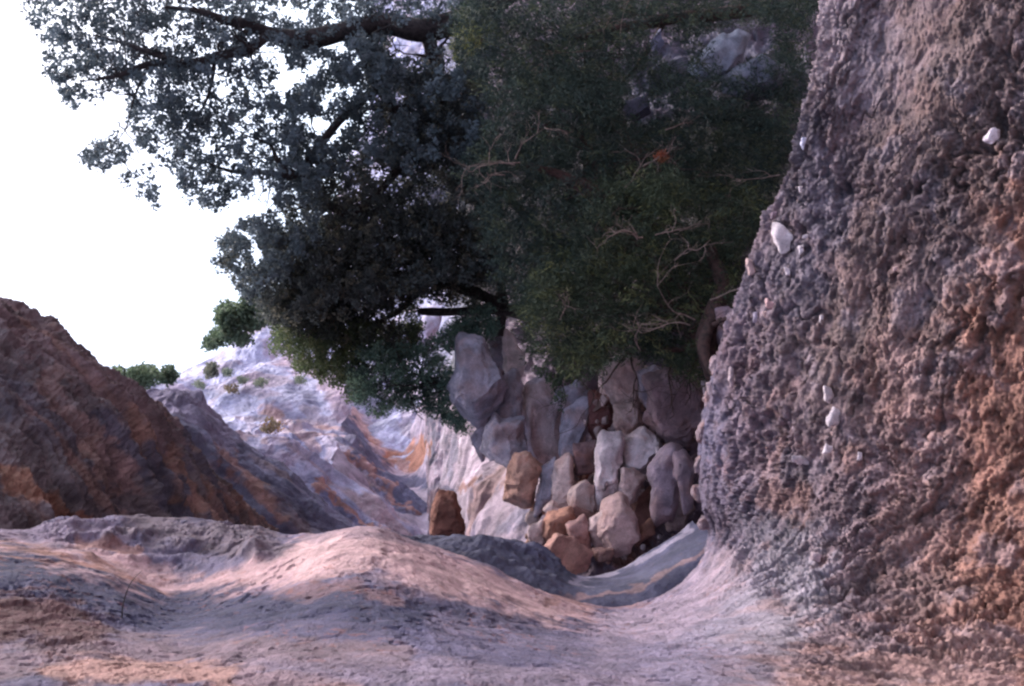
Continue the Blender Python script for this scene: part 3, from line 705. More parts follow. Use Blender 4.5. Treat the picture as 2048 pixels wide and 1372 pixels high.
BL = [
 ([(350,440),(410,470),(420,620),(330,700),(280,680),(340,560)], 12.2, C8(92,82,100), 'added rock coloured dark for the shaded gap between the angular and knobbly boulders', .5),  # put in behind the gap, its dark colour stands for shade
 ([(485,560),(560,515),(645,590),(655,700),(645,810),(560,850),(485,800)], 11.5, C8(190,178,196), 'tall pale grainy rock right of the broad grey block', .5),
 ([(1040,1000),(1120,960),(1160,1010),(1120,1090),(1060,1100)], 10.4, TN, 'half hidden tan rock at the bank foot beyond the upright slab', .7),
 ([(225,358),(320,355),(355,450),(392,520),(395,590),(300,682),(282,672),(225,590),(190,540),(213,440)], 11.2, GB, 'large angular grey boulder with dark shadowed side standing beside the green bush', 1.0),
 ([(345,365),(398,350),(415,440),(400,515),(362,462)], 12.2, GB, 'slender grey boulder wedged at the shoulder of the large angular one', .8),
 ([(412,318),(450,345),(487,440),(470,482),(420,482),(402,400)], 12.0, WH, 'pale upright boulder with pointed end above the slender wedged one', .8),
 ([(410,510),(450,488),(480,540),(476,600),(470,668),(385,672),(390,580)], 11.4, GB, 'pale knobbly boulder sitting on end of the broad grey block', .8),
 ([(372,640),(385,668),(475,672),(482,800),(430,842),(350,832),(318,780),(340,700)], 10.9, GB, 'broad smooth grey block resting above the orange boulder', .8),
 ([(298,682),(372,640),(352,760),(322,822),(288,740)], 11.6, GB, 'thin bluish slab tucked behind the broad grey block', .7),
 ([(450,810),(500,803),(560,862),(540,950),(520,1022),(410,990),(430,900)], 10.6, OR, 'orange pink square faced boulder on the white chute', .8),
 ([(130,1012),(150,965),(210,965),(235,1010),(240,1130),(108,1130)], 9.8, C8(118,72,60), 'small rust red block at the foot of the fluted pillar', .8),
 ([(548,870),(618,798),(632,870),(592,980),(530,1032)], 10.6, GB, 'long narrow grey boulder leaning against the orange pink one', .8),
 ([(618,850),(668,818),(682,960),(662,1032),(588,1022),(600,940)], 10.4, PK, 'tall pinkish boulder between long grey one and dark gap', .8),
 ([(650,640),(738,600),(762,700),(720,760),(670,820),(638,780)], 10.9, GB, 'bluish rounded boulder left of the dark red one', .8),
 ([(738,558),(832,590),(846,680),(772,755),(740,680)], 10.9, C8(120,74,74), 'dark reddish boulder under the lower juniper twigs', .8),
 ([(810,470),(870,428),(940,440),(947,540),(930,612),(850,602),(820,540)], 10.6, TN, 'rounded grey boulder touching the juniper foliage above a smaller one', .8),
 ([(848,620),(942,610),(955,680),(900,732),(850,692)], 10.4, TN, 'small round boulder directly below the rounded grey one', .8),
 ([(972,520),(1060,490),(1180,530),(1202,590),(1170,690),(1140,775),(1060,770),(985,665),(1000,580)], 10.0, C8(146,122,132), 'widest tan boulder beside the long dark crack', .7),
 ([(940,490),(1000,458),(1040,500),(1000,560),(972,622),(940,572)], 10.4, GB, 'grey wedge boulder against the left end of the widest tan one', .8),
 ([(878,750),(962,700),(1002,760),(982,870),(940,892),(880,850)], 10.1, WH, 'bright block with brown right face in the middle of the pile', .8),
 ([(790,740),(872,752),(866,860),(872,960),(812,962),(782,1022),(765,900)], 10.0, WH, 'tall white edged boulder with brown cracks at the pile centre', .8),
 ([(870,842),(938,882),(972,902),(930,982),(890,1002),(858,930)], 9.9, PK, 'leaning pinkish boulder under the bright block', .8),
 ([(1000,768),(1052,788),(1042,852),(1004,852)], 9.9, WH, 'small pale cobble between the bright block and grey slab', .8),
 ([(990,872),(1060,790),(1112,830),(1106,1000),(1080,1062),(1000,1082),(980,1020)], 9.6, C8(152,136,156), 'long upright grey slab at the bank edge of the pile', .7),
 ([(808,1012),(870,978),(932,1050),(945,1130),(900,1190),(830,1190),(798,1120)], 9.3, C8(172,142,142), 'large rounded tan boulder near the lower end of the pile', .9),
 ([(678,930),(730,888),(772,930),(762,1050),(700,1062),(668,1000)], 10.0, TN, 'smooth dull boulder below the dark gap', .8),
 ([(588,1042),(660,1020),(692,1070),(645,1130),(600,1162),(558,1130)], 9.7, C8(168,116,96), 'bright orange boulder near the lower left of the pile', .8),
 ([(508,1092),(560,1070),(575,1150),(540,1192),(510,1142)], 9.8, PK, 'small pale boulder at the left foot of the pile', .8),
 ([(558,1205),(620,1130),(700,1130),(765,1190),(735,1256),(620,1256)], 9.1, C8(184,134,120), 'lowest orange tinged boulder resting on the grey hollow', .8),
 ([(650,1080),(722,1050),(755,1110),(742,1172),(680,1130)], 9.5, C8(162,122,120), 'tan boulder stuck between lowest orange and smooth dull ones', .8),
 ([(740,1050),(802,1000),(806,1090),(832,1182),(780,1182),(745,1132)], 9.5, PK, 'narrow pink boulder pressed against the large rounded tan one', .8),
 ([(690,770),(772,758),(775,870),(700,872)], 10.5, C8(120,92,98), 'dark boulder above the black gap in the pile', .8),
 ([(760,1180),(832,1176),(830,1224),(770,1228)], 9.2, C8(110,80,80), 'little dark stone at the bottom edge of the pile', .8),
 ([(936,1100),(988,1058),(994,1112),(932,1156)], 9.4, C8(140,96,84), 'little brown stone beside the large rounded tan boulder', .8),
 ([(1245,236),(1300,228),(1332,330),(1290,420),(1240,332)], 8.6, C8(120,106,122), 'grey lump of rock beside the red juniper roots', .8),
 ([(1182,520),(1212,510),(1217,562),(1200,592)], 9.3, WH, 'small white stone just below the dark juniper hollow', .8),
 ([(322,180),(346,160),(368,222),(350,245),(328,235)], 17, C8(180,176,206), 'small pale rock seen through the gap over the dead trunk', .8),
 ([(308,262),(380,250),(388,340),(340,352)], 14, C8(140,136,160), 'grey rock standing between the bush and dead trunk', .8),
 ([(62,320),(100,250),(152,248),(146,330),(110,402),(70,372)], 20, C8(190,188,222), 'pale blue boulder behind the bush under the dead trunk', .8),
 ([(166,335),(228,282),(244,342),(182,402)], 19, C8(176,178,210), 'pale pointed rock half covered by bush leaves', .8),
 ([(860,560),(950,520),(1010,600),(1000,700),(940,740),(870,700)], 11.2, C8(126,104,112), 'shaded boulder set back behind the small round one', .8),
 ([(620,560),(700,520),(740,580),(700,640),(640,640)], 11.4, GB, 'grainy grey rock under the hanging leafy sprig', .8),
 ([(560,1020),(600,990),(640,1040),(590,1060)], 10.2, PK, 'small pink stone under the tall pinkish boulder', .8),
 ([(680,1000),(760,1040),(770,1120),(700,1140)], 10.0, C8(150,110,104), 'brownish stone behind the narrow pink boulder', .8),
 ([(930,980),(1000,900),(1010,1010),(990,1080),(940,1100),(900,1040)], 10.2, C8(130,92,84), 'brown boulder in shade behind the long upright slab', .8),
 ([(1080,800),(1130,790),(1170,860),(1150,1000),(1110,1060),(1090,940)], 9.3, C8(134,116,134), 'rough grey edge boulder merging into the mauve bank', .6),
]
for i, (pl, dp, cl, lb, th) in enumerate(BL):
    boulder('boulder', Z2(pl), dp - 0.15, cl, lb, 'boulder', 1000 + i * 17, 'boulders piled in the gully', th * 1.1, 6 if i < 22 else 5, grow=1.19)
def rubble():
    rg_ = np.random.RandomState(77); n_ = 520
    gx_, gy_ = sample_poly([(1050,1010),(1085,940),(1150,900),(1180,800),(1290,720),(1410,740),(1400,1000),(1340,1090),(1200,1135),(1060,1095)], [], n_, rg_)
    V_, F_, C_ = [], [], []
    v0, f0 = ICO[3]
    for i in range(n_):
        v = v0.copy()
        for _ in range(7):
            nn = rg_.normal(size=3); nn /= np.linalg.norm(nn)
            v = v - np.maximum(v @ nn - rg_.uniform(0.4, 0.7), 0)[:, None] * nn
        r1 = rg_.uniform(0.03, 0.11) * rg_.uniform(0.5, 1)
        v = v * rg_.uniform(0.6, 1.3, 3) * r1
        V_.append(v + P(gx_[i], gy_[i], np.array(10.75 + rg_.uniform(-0.1, 0.3)))); F_.append(f0 + i * len(v0))
        C_.append(np.broadcast_to([TN, PK, WH, OR, C8(140, 110, 104)][i % 5] * rg_.uniform(0.6, 1.0), v.shape))
    tag(mesh_obj('rubble', np.concatenate(V_), np.concatenate(F_), M_BOULDER, np.concatenate(C_)), 'small broken rubble and grit filling the gaps between the boulders', 'rubble', kind='stuff')
rubble()
for i, (x, y, r1, r2, lb) in enumerate([
  (1436, 738, 16, 26, 'mauve rock embedded at the bank edge just under the red roots'),
  (1420, 800, 14, 24, 'mauve rock embedded beside the upper end of the long crack'),
  (1408, 868, 15, 30, 'upright mauve rock embedded beside the lower end of the long crack'),
  (1400, 935, 13, 22, 'small mauve rock embedded next to the upright grey slab'),
  (1400, 990, 16, 22, 'squat mauve rock embedded low on the bank edge'),
  (1418, 1046, 20, 18, 'lowest mauve rock embedded where the bank meets the grey hollow')]):
    rg_ = np.random.RandomState(60 + i); pl = [(x + r1 * rg_.uniform(.75, 1.2) * math.cos(a), y + r2 * rg_.uniform(.75, 1.2) * math.sin(a)) for a in np.linspace(0, 5.6, 8)]
    boulder('boulder', pl, 6.7, C8(128, 112, 124), lb, 'boulder', 4000 + i * 19, 'rocks embedded in the bank edge', 0.8, 5, amp=1.6, push=0.5)
# rocks among the trees at the top
for i, (pl, dp, cl, lb) in enumerate([
  ([(1440,70),(1490,35),(1530,50),(1500,110),(1450,150),(1400,150),(1370,130)], 9.6, C8(146,160,186), 'pale blue boulder high among the juniper tops'),
  ([(1430,150),(1520,110),(1575,140),(1560,180),(1500,200),(1440,190)], 9.4, C8(104,114,134), 'dusky layered boulder right below the pale blue one'),
  ([(1300,75),(1325,45),(1330,90),(1310,115)], 10.4, C8(130,136,176), 'small bluish rock near the top of the junipers'),
  ([(1300,140),(1340,110),(1380,100),(1395,140),(1340,180),(1290,190)], 10.2, C8(104,114,138), 'bluish rock chain end between juniper sprays'),
  ([(1250,195),(1300,185),(1310,225),(1270,240),(1248,220)], 10.4, C8(116,122,156), 'dim bluish rock half lost in juniper foliage')]):
    boulder('boulder', pl, dp, cl, lb, 'boulder', 3000 + i * 13, 'rocks showing between the junipers', 0.8, 5, col2=C8(90, 92, 120))
# loose stones on the bank
def Z3(pts): return [(1024 + x / 2, y / 2) for x, y in pts]
def Z5(pts): return [(1300 + x / 2, 686 + y / 2) for x, y in pts]
W1, W2, W3 = C8(178,170,180), C8(176,148,148), C8(150,134,144)
ST = [
 (Z3([(1045,885),(1080,882),(1110,905),(1125,960),(1110,1010),(1070,1024),(1050,960)]), W1, 'largest white stone at the juniper edge of the bank'),
 (Z3([(1145,985),(1172,976),(1168,1005),(1145,1035)]), W1, 'white triangular stone beside the largest white one'),
 (Z3([(938,1028),(970,1040),(976,1085),(950,1104),(934,1060)]), W2, 'pinkish stone left of the largest white one'),
 (Z3([(1088,1068),(1110,1075),(1118,1110),(1096,1104)]), W1, 'small white chip below the largest white stone'),
 (Z3([(1143,745),(1167,743),(1152,772)]), W1, 'tiny white chip above the largest white stone'),
 (Z3([(1160,543),(1182,550),(1165,604),(1152,580)]), C8(180,184,214), 'narrow bluish white chip high on the bank edge'),
 (Z3([(1888,548),(1920,515),(1957,512),(1957,566),(1930,576),(1890,567)]), C8(196,186,200), 'lone pale wedge stone stuck high on the right bank'),
 (Z3([(1016,1190),(1052,1208),(1045,1245),(1013,1232)]), C8(178,142,146), 'rosy stone just below the pinkish one near red roots'),
 (Z3([(963,1250),(987,1243),(983,1292),(963,1292)]), C8(150,142,166), 'upright bluish pebble nearest the red roots'),
 (Z3([(998,1245),(1022,1243),(1012,1274)]), W2, 'small beige pebble beside upright bluish one'),
 (Z3([(1520,1068),(1545,1062),(1542,1082),(1525,1086)]), W2, 'tiny beige pebble alone mid bank'),
 (Z3([(1035,845),(1062,845),(1052,882),(1035,880)]), C8(140,118,134), 'dull mauve stone above the largest white one'),
 (Z3([(1160,940),(1195,935),(1180,955),(1160,955)]), W1, 'flat white flake above the triangular stone'),
 (Z3([(1233,1260),(1250,1262),(1245,1292),(1230,1290)]), W1, 'tiny pale chip low on the bank middle'),
 (Z5([(695,170),(730,178),(740,215),(725,245),(697,238)]), W1, 'upper white patch stone on the lower bank'),
 (Z5([(733,248),(768,265),(760,325),(712,335),(703,300)]), W1, 'big white stone right below the upper white patch stone'),
 (Z5([(552,442),(600,450),(652,465),(655,492),(600,492),(560,475)]), W1, 'long flat white stone left of the pale group on the lower bank'),
 (Z5([(705,402),(737,410),(727,440),(688,447)]), W1, 'white flake under the big white stone'),
 (Z5([(832,435),(852,428),(850,470),(828,470)]), W1, 'upright white chip at right of the pale group'),
 (Z5([(225,160),(245,155),(250,215),(232,205)]), W3, 'pale upright stone just outside the juniper hollow'),
 (Z5([(318,90),(340,100),(340,190),(322,200),(314,140)]), W3, 'greyish upright slab stone beside twisted roots'),
 (Z5([(640,830),(690,845),(680,880),(645,870)]), W3, 'greyish pebble low where bank meets smooth shelf'),
]
for i, (pl, cl, lb) in enumerate(ST):
    c = np.mean(pl, 0); dd = bank_depth(c[0], c[1])
    boulder('stone', pl, dd + 0.012, cl, lb, 'stone', 5000 + i * 11, 'loose stones on the bank', 0.6, 4, 10, M_STONE, 1.1, cl * 0.7, 0.42, 0.1)

# ------------------------------------------------------------------ wood: tubes and twigs
class Wood:
    def __init__(s): s.v = []; s.f = []; s.n = 0
    def tube(s, pts, rad, sides=8, seed=0, knob=0.15):
        pts = np.asarray(pts, float); K = len(pts)
        n = max(K * 5, 6)
        pr = np.concatenate([pts, np.asarray(rad, float)[:, None]], 1)
        pr = cat_rom(pr, n); pts, rad = pr[:, :3], np.maximum(pr[:, 3], 0.0008)
        t = np.gradient(pts, axis=0); t /= np.linalg.norm(t, axis=1, keepdims=True) + 1e-9
        a = np.cross(t, [0.31, 0.52, 0.79]); a /= np.linalg.norm(a, axis=1, keepdims=True) + 1e-9
        b = np.cross(t, a)
        an = np.linspace(0, 2 * math.pi, sides, endpoint=False)
        ring = (np.cos(an)[None, :, None] * a[:, None] + np.sin(an)[None, :, None] * b[:, None])
        p = pts[:, None] + ring * rad[:, None, None]
        p = p + ring * (rad[:, None] * knob * 2 * fbm(p / (rad.max() * 4 + 1e-4) + seed, 2, seed))[..., None]
        i = np.arange(n * sides).reshape(n, sides); j = np.roll(i, -1, 1)
        f = np.stack([i[:-1], j[:-1], j[1:], i[1:]], -1).reshape(-1, 4) + s.n
        s.v.append(p.reshape(-1, 3)); s.f.append(f); s.n += n * sides
    def build(s, name, mat, parent=None, origin=None):
        return mesh_obj(name, np.concatenate(s.v), np.concatenate(s.f), mat, None, parent, True, None)
def path(pts):
    a = np.array(pts, float); return P(a[:, 0], a[:, 1], a[:, 2])
def twigs(wd, start, dirn, length, rad, rng, depth=3, spread=0.7, n=4):
    """a crooked branch that forks"""
    pts = [np.array(start)]; d = np.array(dirn) / np.linalg.norm(dirn)
    seg = 5
    for k in range(seg):
        d = d + rng.normal(size=3) * 0.28; d /= np.linalg.norm(d)
        pts.append(pts[-1] + d * length / seg)
    wd.tube(pts, np.linspace(rad, rad * 0.35, len(pts)), 5, int(rng.randint(999)))
    if depth > 0:
        for k in range(n):
            j = rng.randint(1, seg + 1)
            nd = (pts[j] - pts[j - 1]); nd /= np.linalg.norm(nd)
            nd = nd + rng.normal(size=3) * spread
            twigs(wd, pts[j], nd, length * rng.uniform(0.4, 0.7), rad * 0.5, rng, depth - 1, spread, n)

# ------------------------------------------------------------------ foliage
def leaves_mesh(ctr, size, rng, aspect=0.55, outward=None, jit=1.0):
    """ctr (N,3) -> small folded leaves, two triangles' worth of a four-sided blade each"""
    N_ = len(ctr)
    d = rng.normal(size=(N_, 3)).astype(np.float32) * jit
    if outward is not None: d += outward
    d /= np.linalg.norm(d, axis=1, keepdims=True)
    u = np.cross(d, rng.normal(size=(N_, 3))); u /= np.linalg.norm(u, axis=1, keepdims=True) + 1e-9
    s = size * rng.uniform(0.6, 1.3, N_)[:, None]
    a = ctr - d * s * 0.5; b = ctr + d * s * 0.5
    n_ = np.cross(d, u) * s * 0.12
    l = ctr + u * s * aspect * 0.5 + n_ - d * s * 0.05; r = ctr - u * s * aspect * 0.5 + n_ - d * s * 0.05
    v = np.stack([a, r, b, l], 1).reshape(-1, 3)
    f = np.arange(N_ * 4).reshape(-1, 4)
    return v, f
def crown(name, parent, polys, holes, nclump, per, crad, lsize, drange, mat, cols, seed, aspect=0.55, gap=-0.05, gscale=2.2, spray=None, jit=1.0, flat=1.0):
    """clumps of leaves filling a crown that is drange deep"""
    rng = np.random.RandomState(seed)
    V = []; COLR = []; 
    tot = sum(abs(np.array([(poly[i][0] * poly[(i + 1) % len(poly)][1] - poly[(i + 1) % len(poly)][0] * poly[i][1]) for i in range(len(poly))]).sum()) for poly in polys)
    C_ = []; R_ = []
    for poly in polys:
        ar = abs(np.array([(poly[i][0] * poly[(i + 1) % len(poly)][1] - poly[(i + 1) % len(poly)][0] * poly[i][1]) for i in range(len(poly))]).sum())
        k = max(4, int(nclump * ar / tot))
        x, y = sample_poly(poly, holes, k * 2, rng)
        dep = rng.uniform(drange[0], drange[1], len(x))
        p = P(x, y, dep)
        g_ = fbm(p * gscale, 3, seed + 5)
        keep = g_ > gap
        p = p[keep][:k]; C_.append(p)
    c = np.concatenate(C_)
    tone = np.clip(0.5 + 1.1 * fbm(c * 1.5, 2, seed + 8) + rng.uniform(-.35, .35, len(c)), 0, 1); hue = rng.uniform(0, 1, len(c))
    rr = crad * rng.uniform(0.5, 1.25, len(c))
    cnt = np.maximum(3, (per * (rr / crad) ** 1.6)).astype(int)
    idx = np.repeat(np.arange(len(c)), cnt)
    off = rng.normal(size=(len(idx), 3)); off /= np.linalg.norm(off, axis=1, keepdims=True)
    off *= (rng.rand(len(idx)) ** 0.45)[:, None] * rr[idx][:, None]
    if spray is not None:
        ax = rng.normal(size=(len(c), 3)) * 0.7 + spray; ax /= np.linalg.norm(ax, axis=1, keepdims=True)
        al = (off * ax[idx]).sum(1, keepdims=True)
        off = off * 0.55 + ax[idx] * al * 1.0
        outw = ax[idx] * 1.6 + off / (rr[idx][:, None])
    else:
        outw = None
    pos = c[idx] + off
    v, f = leaves_mesh(pos, lsize, rng, aspect, outw, jit)
    ca, cb, cc = [np.asarray(q) for q in cols]
    t = np.clip(tone[idx] + rng.normal(size=len(idx)) * 0.2, 0, 1)[:, None]
    col = ca * (1 - t) + cb * t
    h = (hue[idx] > 0.82)[:, None] * 0.7
    col = col * (1 - h) + cc * h
    col = np.repeat(col, 4, 0)
    return mesh_obj(name, v, f, mat, col, parent, False), c

OAKC = ((0.050, 0.066, 0.080), (0.10, 0.13, 0.16), (0.16, 0.20, 0.25))  # outer leaves raised and blued for sky glow through the crown
# --- 1. spreading oak whose limbs come in from above
oak = empty('oak_tree', P(1000, 10, 11.5))
tag(oak, 'large spreading oak with lacy blue green leaves against the white sky', 'tree')
def child(o, parent):
    o.parent = parent
    o.matrix_parent_inverse = Matrix.Translation(-Vector(parent.location))
    return o
wd = Wood()
wd.tube(path([(1080,-60,11.6),(960,20,11.5),(850,60,11.4),(760,45,11.3),(690,62,11.2),(610,78,11.1),(540,66,11.0),(495,46,10.9)]), [.17,.15,.13,.12,.11,.10,.075,.06], 12, 1)
child(wd.build('trunk', M_BARK), oak)
limbs = [
 [(495,46,10.9,.065),(450,40,10.8,.05),(400,22,10.7,.035),(330,14,10.7,.02)],
 [(540,66,11,.07),(505,95,10.9,.06),(440,112,10.8,.055),(370,128,10.7,.05),(300,128,10.7,.04),(240,150,10.6,.025),(190,160,10.6,.01)],
 [(345,120,10.7,.04),(300,105,10.6,.03),(250,88,10.6,.02),(190,70,10.6,.01)],
 [(700,60,11.2,.10),(730,110,11.3,.09),(760,170,11.4,.08),(800,240,11.5,.06),(830,320,11.6,.04)],
 [(850,60,11.4,.10),(868,110,11.5,.08),(880,170,11.6,.07),(905,260,11.8,.05)],
 [(760,170,11.4,.07),(690,230,11.3,.06),(640,290,11.2,.05),(590,350,11.1,.045),(530,345,11,.035),(460,342,11,.025),(400,318,11,.012)],
 [(590,350,11.1,.045),(555,320,11.1,.03),(540,290,11.1,.02),(490,270,11,.01)],
 [(830,300,11.6,.06),(760,380,11.6,.05),(700,430,11.6,.04),(640,405,11.5,.03),(590,420,11.4,.015)],
 [(540,70,11,.04),(500,60,11,.05),(470,80,10.9,.03),(440,60,10.9,.015)],
 [(300,128,10.7,.02),(270,190,10.7,.012),(250,260,10.7,.008),(215,300,10.7,.005)],
 [(430,112,10.8,.03),(420,180,10.8,.02),(390,240,10.9,.014),(330,290,10.9,.008)],
]
for k, l in enumerate(limbs):
    wd = Wood(); a = np.array(l)
    wd.tube(P(a[:, 0], a[:, 1], a[:, 2]), a[:, 3] * 0.9, 8, k)
    rng = np.random.RandomState(k + 40)
    for j in range(1, len(l)):
        for _ in range(3):
            twigs(wd, P(*[np.array(q) for q in l[j][:3]]), rng.normal(size=3), 0.5, max(0.008, l[j][3] * 0.3), rng, 2, 0.8, 3)
    child(wd.build('limb', M_BARK), oak)
OAKP = [
 [(40,-30),(60,40),(85,70),(95,150),(110,195),(150,215),(200,190),(240,170),(262,200),(280,240),(330,250),(420,255),(500,250),(560,210),(560,100),(700,60),(760,-30)],
 [(255,205),(262,270),(340,330),(370,400),(420,420),(470,400),(520,370),(560,390),(620,380),(700,330),(800,320),(860,220),(800,130),(710,90),(700,200),(640,215),(590,180),(560,200),(430,215),(300,235)],
 [(160,320),(175,300),(215,255),(262,285),(250,320),(215,342),(180,335)],
 [(250,335),(258,345),(256,365),(248,355)],
 [(275,350),(300,335),(315,380),(320,430),(300,410),(276,390)],
 [(430,490),(470,450),(520,440),(560,480),(560,560),(520,580),(500,600),(470,560),(450,540),(430,530)],
 [(700,60),(1000,60),(960,300),(800,340),(780,230)],
 [(600,170),(700,110),(740,200),(700,330),(620,360),(560,300),(570,220)],
 [(540,90),(560,75),(720,80),(700,200),(600,200),(540,200)],
 [(640,-40),(1000,-40),(1000,70),(860,60),(760,40),(680,50)],
 [(560,360),(640,340),(640,480),(560,560),(500,560),(530,440)],
]
HOLES = [([(555,105),(570,160),(600,150),(560,180)], 17), ([(590,170),(640,120),(600,160)], 12), ([(640,90),(690,95)], 13), ([(500,240),(510,215)], 12),
 ([(430,22),(440,30)], 8), ([(575,30),(600,25)], 9), ([(620,240),(680,250),(620,260)], 14), ([(700,240),(650,285)], 9), ([(650,190),(700,180)], 10),
 ([(490,55),(520,60)], 9), ([(800,70),(840,60),(840,100),(800,95)], 20), ([(895,135),(905,60)], 12), ([(800,190),(790,220)], 9), ([(875,50),(870,55)], 7),
 ([(415,290),(420,295)], 9), ([(480,400),(540,400),(520,420)], 11), ([(560,380),(590,385)], 7), ([(470,460),(500,470),(520,500)], 9), ([(520,520),(505,500)], 9), ([(545,410),(575,460)], 8),
 ([(220,100),(230,105)], 5), ([(300,70),(330,60)], 6), ([(350,95),(330,95)], 5), ([(160,120),(150,130)], 4), ([(500,355),(510,358)], 7),([(240,20),(255,25)], 6), ([(200,12),(215,18)], 5),([(270,170),(320,160)],5),([(380,205),(400,215)],6),([(450,190),(470,160)],6)]
fo, _ = crown('foliage', None, OAKP, HOLES, 3000, 27, 0.08, 0.05, (10.3, 12.2), M_LEAF, OAKC, 11, 0.65, -0.36, 1.8)
child(fo, oak)
o2, _ = crown('foliage', None, [[(560,400),(620,385),(720,350),(800,400),(900,420),(900,560),(700,640),(560,640),(520,640),(505,560),(540,500)], [(430,490),(470,450),(520,440),(560,480),(560,560),(520,580),(500,600),(470,560),(450,540)], [(640,330),(900,250),(1000,300),(1000,560),(760,600),(600,600)], [(720,70),(900,100),(980,200),(900,330),(760,330),(740,200)]], HOLES, 2300, 32, 0.09, 0.05, (11.0, 12.6), M_LEAF, ((0.045,0.052,0.058),(0.095,0.11,0.115),(0.15,0.14,0.11)), 13, 0.6, -0.38, 1.8)  # inner crown leaves, canopy shade put into their darker colour
child(o2, oak)

# --- 2. dark evergreen oak in the middle with the fallen-looking trunk
oak2 = empty('evergreen_tree', P(1030, 622, 12.6))
tag(oak2, 'dark dense evergreen hanging over the bush with level bare trunk beneath it', 'tree')
wd = Wood()
wd.tube(path([(1060,628,13),(1030,622,12.6),(980,618,12.5),(920,623,12.5),(880,624,12.4),(835,622,12.4)]), [.10,.09,.075,.06,.05,.04], 10, 3)
child(wd.build('trunk', M_BARK), oak2)
for k, l in enumerate([
  [(1020,620,12.6,.10),(985,600,12.5,.09),(920,575,12.4,.08),(850,562,12.3,.06),(780,545,12.2,.05),(700,540,12.1,.04),(620,556,12.1,.02)],
  [(1000,560,12.6,.08),(1004,620,12.6,.09),(998,665,12.7,.08),(1000,720,12.8,.05)],
  [(920,575,12.4,.06),(870,480,12.3,.06),(800,440,12.2,.05),(740,428,12.1,.04),(660,408,12.1,.02)],
  [(850,562,12.3,.05),(800,620,12.2,.04),(720,660,12.2,.03),(640,680,12.2,.015)]]):
    wd = Wood(); a = np.array(l); wd.tube(P(a[:, 0], a[:, 1], a[:, 2]), a[:, 3] * 0.9, 9, k + 7)
    rng = np.random.RandomState(k + 70)
    for j in range(1, len(l)):
        for _ in range(2): twigs(wd, P(*[np.array(q) for q in l[j][:3]]), rng.normal(size=3), 0.5, 0.012, rng, 2, 0.8, 3)
    child(wd.build('limb', M_BARK), oak2)
f2, _ = crown('foliage', None, [[(540,470),(600,440),(760,420),(900,430),(1010,450),(1020,560),(930,560),(860,570),(835,600),(835,680),(760,700),(700,690),(560,650),(520,620)],
   [(520,590),(560,560),(700,560),(700,640),(600,660),(540,640)],
   [(800,560),(900,560),(1000,600),(960,612),(860,606)]], [([(975,600),(970,596)], 14)], 1500, 34, 0.10, 0.045, (11.6, 13.0), M_LEAF, ((0.036,0.046,0.045),(0.085,0.10,0.085),(0.14,0.12,0.09)), 21, 0.55, -0.5, 2)
child(f2, oak2)
f3, _ = crown('foliage', None, [[(545,630),(620,620),(760,650),(840,650),(840,700),(800,720),(740,740),(730,790),(700,800),(680,770),(640,765),(620,735),(590,745),(575,715),(545,700)]], [], 700, 34, 0.10, 0.045, (11.9, 13.2), M_LEAF, ((0.06,0.085,0.055),(0.13,0.17,0.09),(0.18,0.19,0.10)), 23, 0.55, -0.35, 2)
child(f3, oak2)

# --- 3. teal bush hanging in front of the chute
bush = empty('bush', P(880, 780, 12.3)); tag(bush, 'rounded teal green bush leaning over the smooth chute beside the angular boulder', 'bush')
f4, _ = crown('foliage', None, [[(700,720),(740,690),(830,690),(900,720),(905,790),(930,840),(942,865),(915,860),(880,830),(800,810),(760,832),(725,822),(700,780)], [(840,690),(900,650),(940,640),(960,680),(910,700)], [(900,640),(980,610),(1000,660),(960,690)]], [], 900, 36, 0.085, 0.035, (11.4, 12.6), M_LEAF, ((0.04,0.07,0.065),(0.11,0.18,0.15),(0.15,0.22,0.16)), 31, 0.55, -0.4, 2.4)
child(f4, bush)
wd = Wood(); rng = np.random.RandomState(5)
for k in range(6): twigs(wd, P(930, 760, 12.2), P(760 + 15 * k, 740 + 10 * k, 11.9) - P(930, 760, 12.2), 0.8, 0.02, rng, 3, 0.5, 3)
child(wd.build('stem', M_BARK), bush)

# --- 4. junipers
JC = ((0.014, 0.026, 0.026), (0.042, 0.068, 0.056), (0.085, 0.10, 0.05))
def juniper(label, base, tr, polys, holes, n, drange, seed, spray, dead, cols=JC, gap=-0.25):
    t = empty('juniper_tree', P(*[np.array(float(q)) for q in base])); tag(t, label, 'tree', 'junipers on the shaded side of the gully')
    wd = Wood(); a = np.array(tr[0]); wd.tube(P(a[:, 0], a[:, 1], a[:, 2]), a[:, 3], 10, seed)
    child(wd.build('trunk', M_RED), t)
    rng = np.random.RandomState(seed)
    for k, l in enumerate(tr[1:]):
        l = [(q_[0], q_[1], q_[2] + 0.5, q_[3] * 0.8) for q_ in l]
        wd = Wood(); a = np.array(l); wd.tube(P(a[:, 0], a[:, 1], a[:, 2]), a[:, 3], 8, seed + k)
        for j in range(len(l)):
            for _ in range(2): twigs(wd, P(*[np.array(q) for q in l[j][:3]]), rng.normal(size=3) + UPW * 0.6, 0.6, 0.012, rng, 2, 0.7, 3)
        child(wd.build('limb', M_RED), t)
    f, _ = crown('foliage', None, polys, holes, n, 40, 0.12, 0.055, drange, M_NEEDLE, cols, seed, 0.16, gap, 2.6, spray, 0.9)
    child(f, t)
    for k, (x, y, dd, x2, y2, ln) in enumerate(dead):
        wd = Wood(); r2 = np.random.RandomState(seed * 3 + k)
        s0 = P(*[np.array(float(q)) for q in (x, y, dd)]); s1 = P(*[np.array(float(q)) for q in (x2, y2, dd - 0.1)])
        twigs(wd, s0, s1 - s0, ln, 0.007, r2, 2, 0.55, 4)
        child(wd.build('dead_branch', M_DEAD), t)
    return t
UPL = UPW * 1.0 + UPI * 0.2 - FWD * 0.4
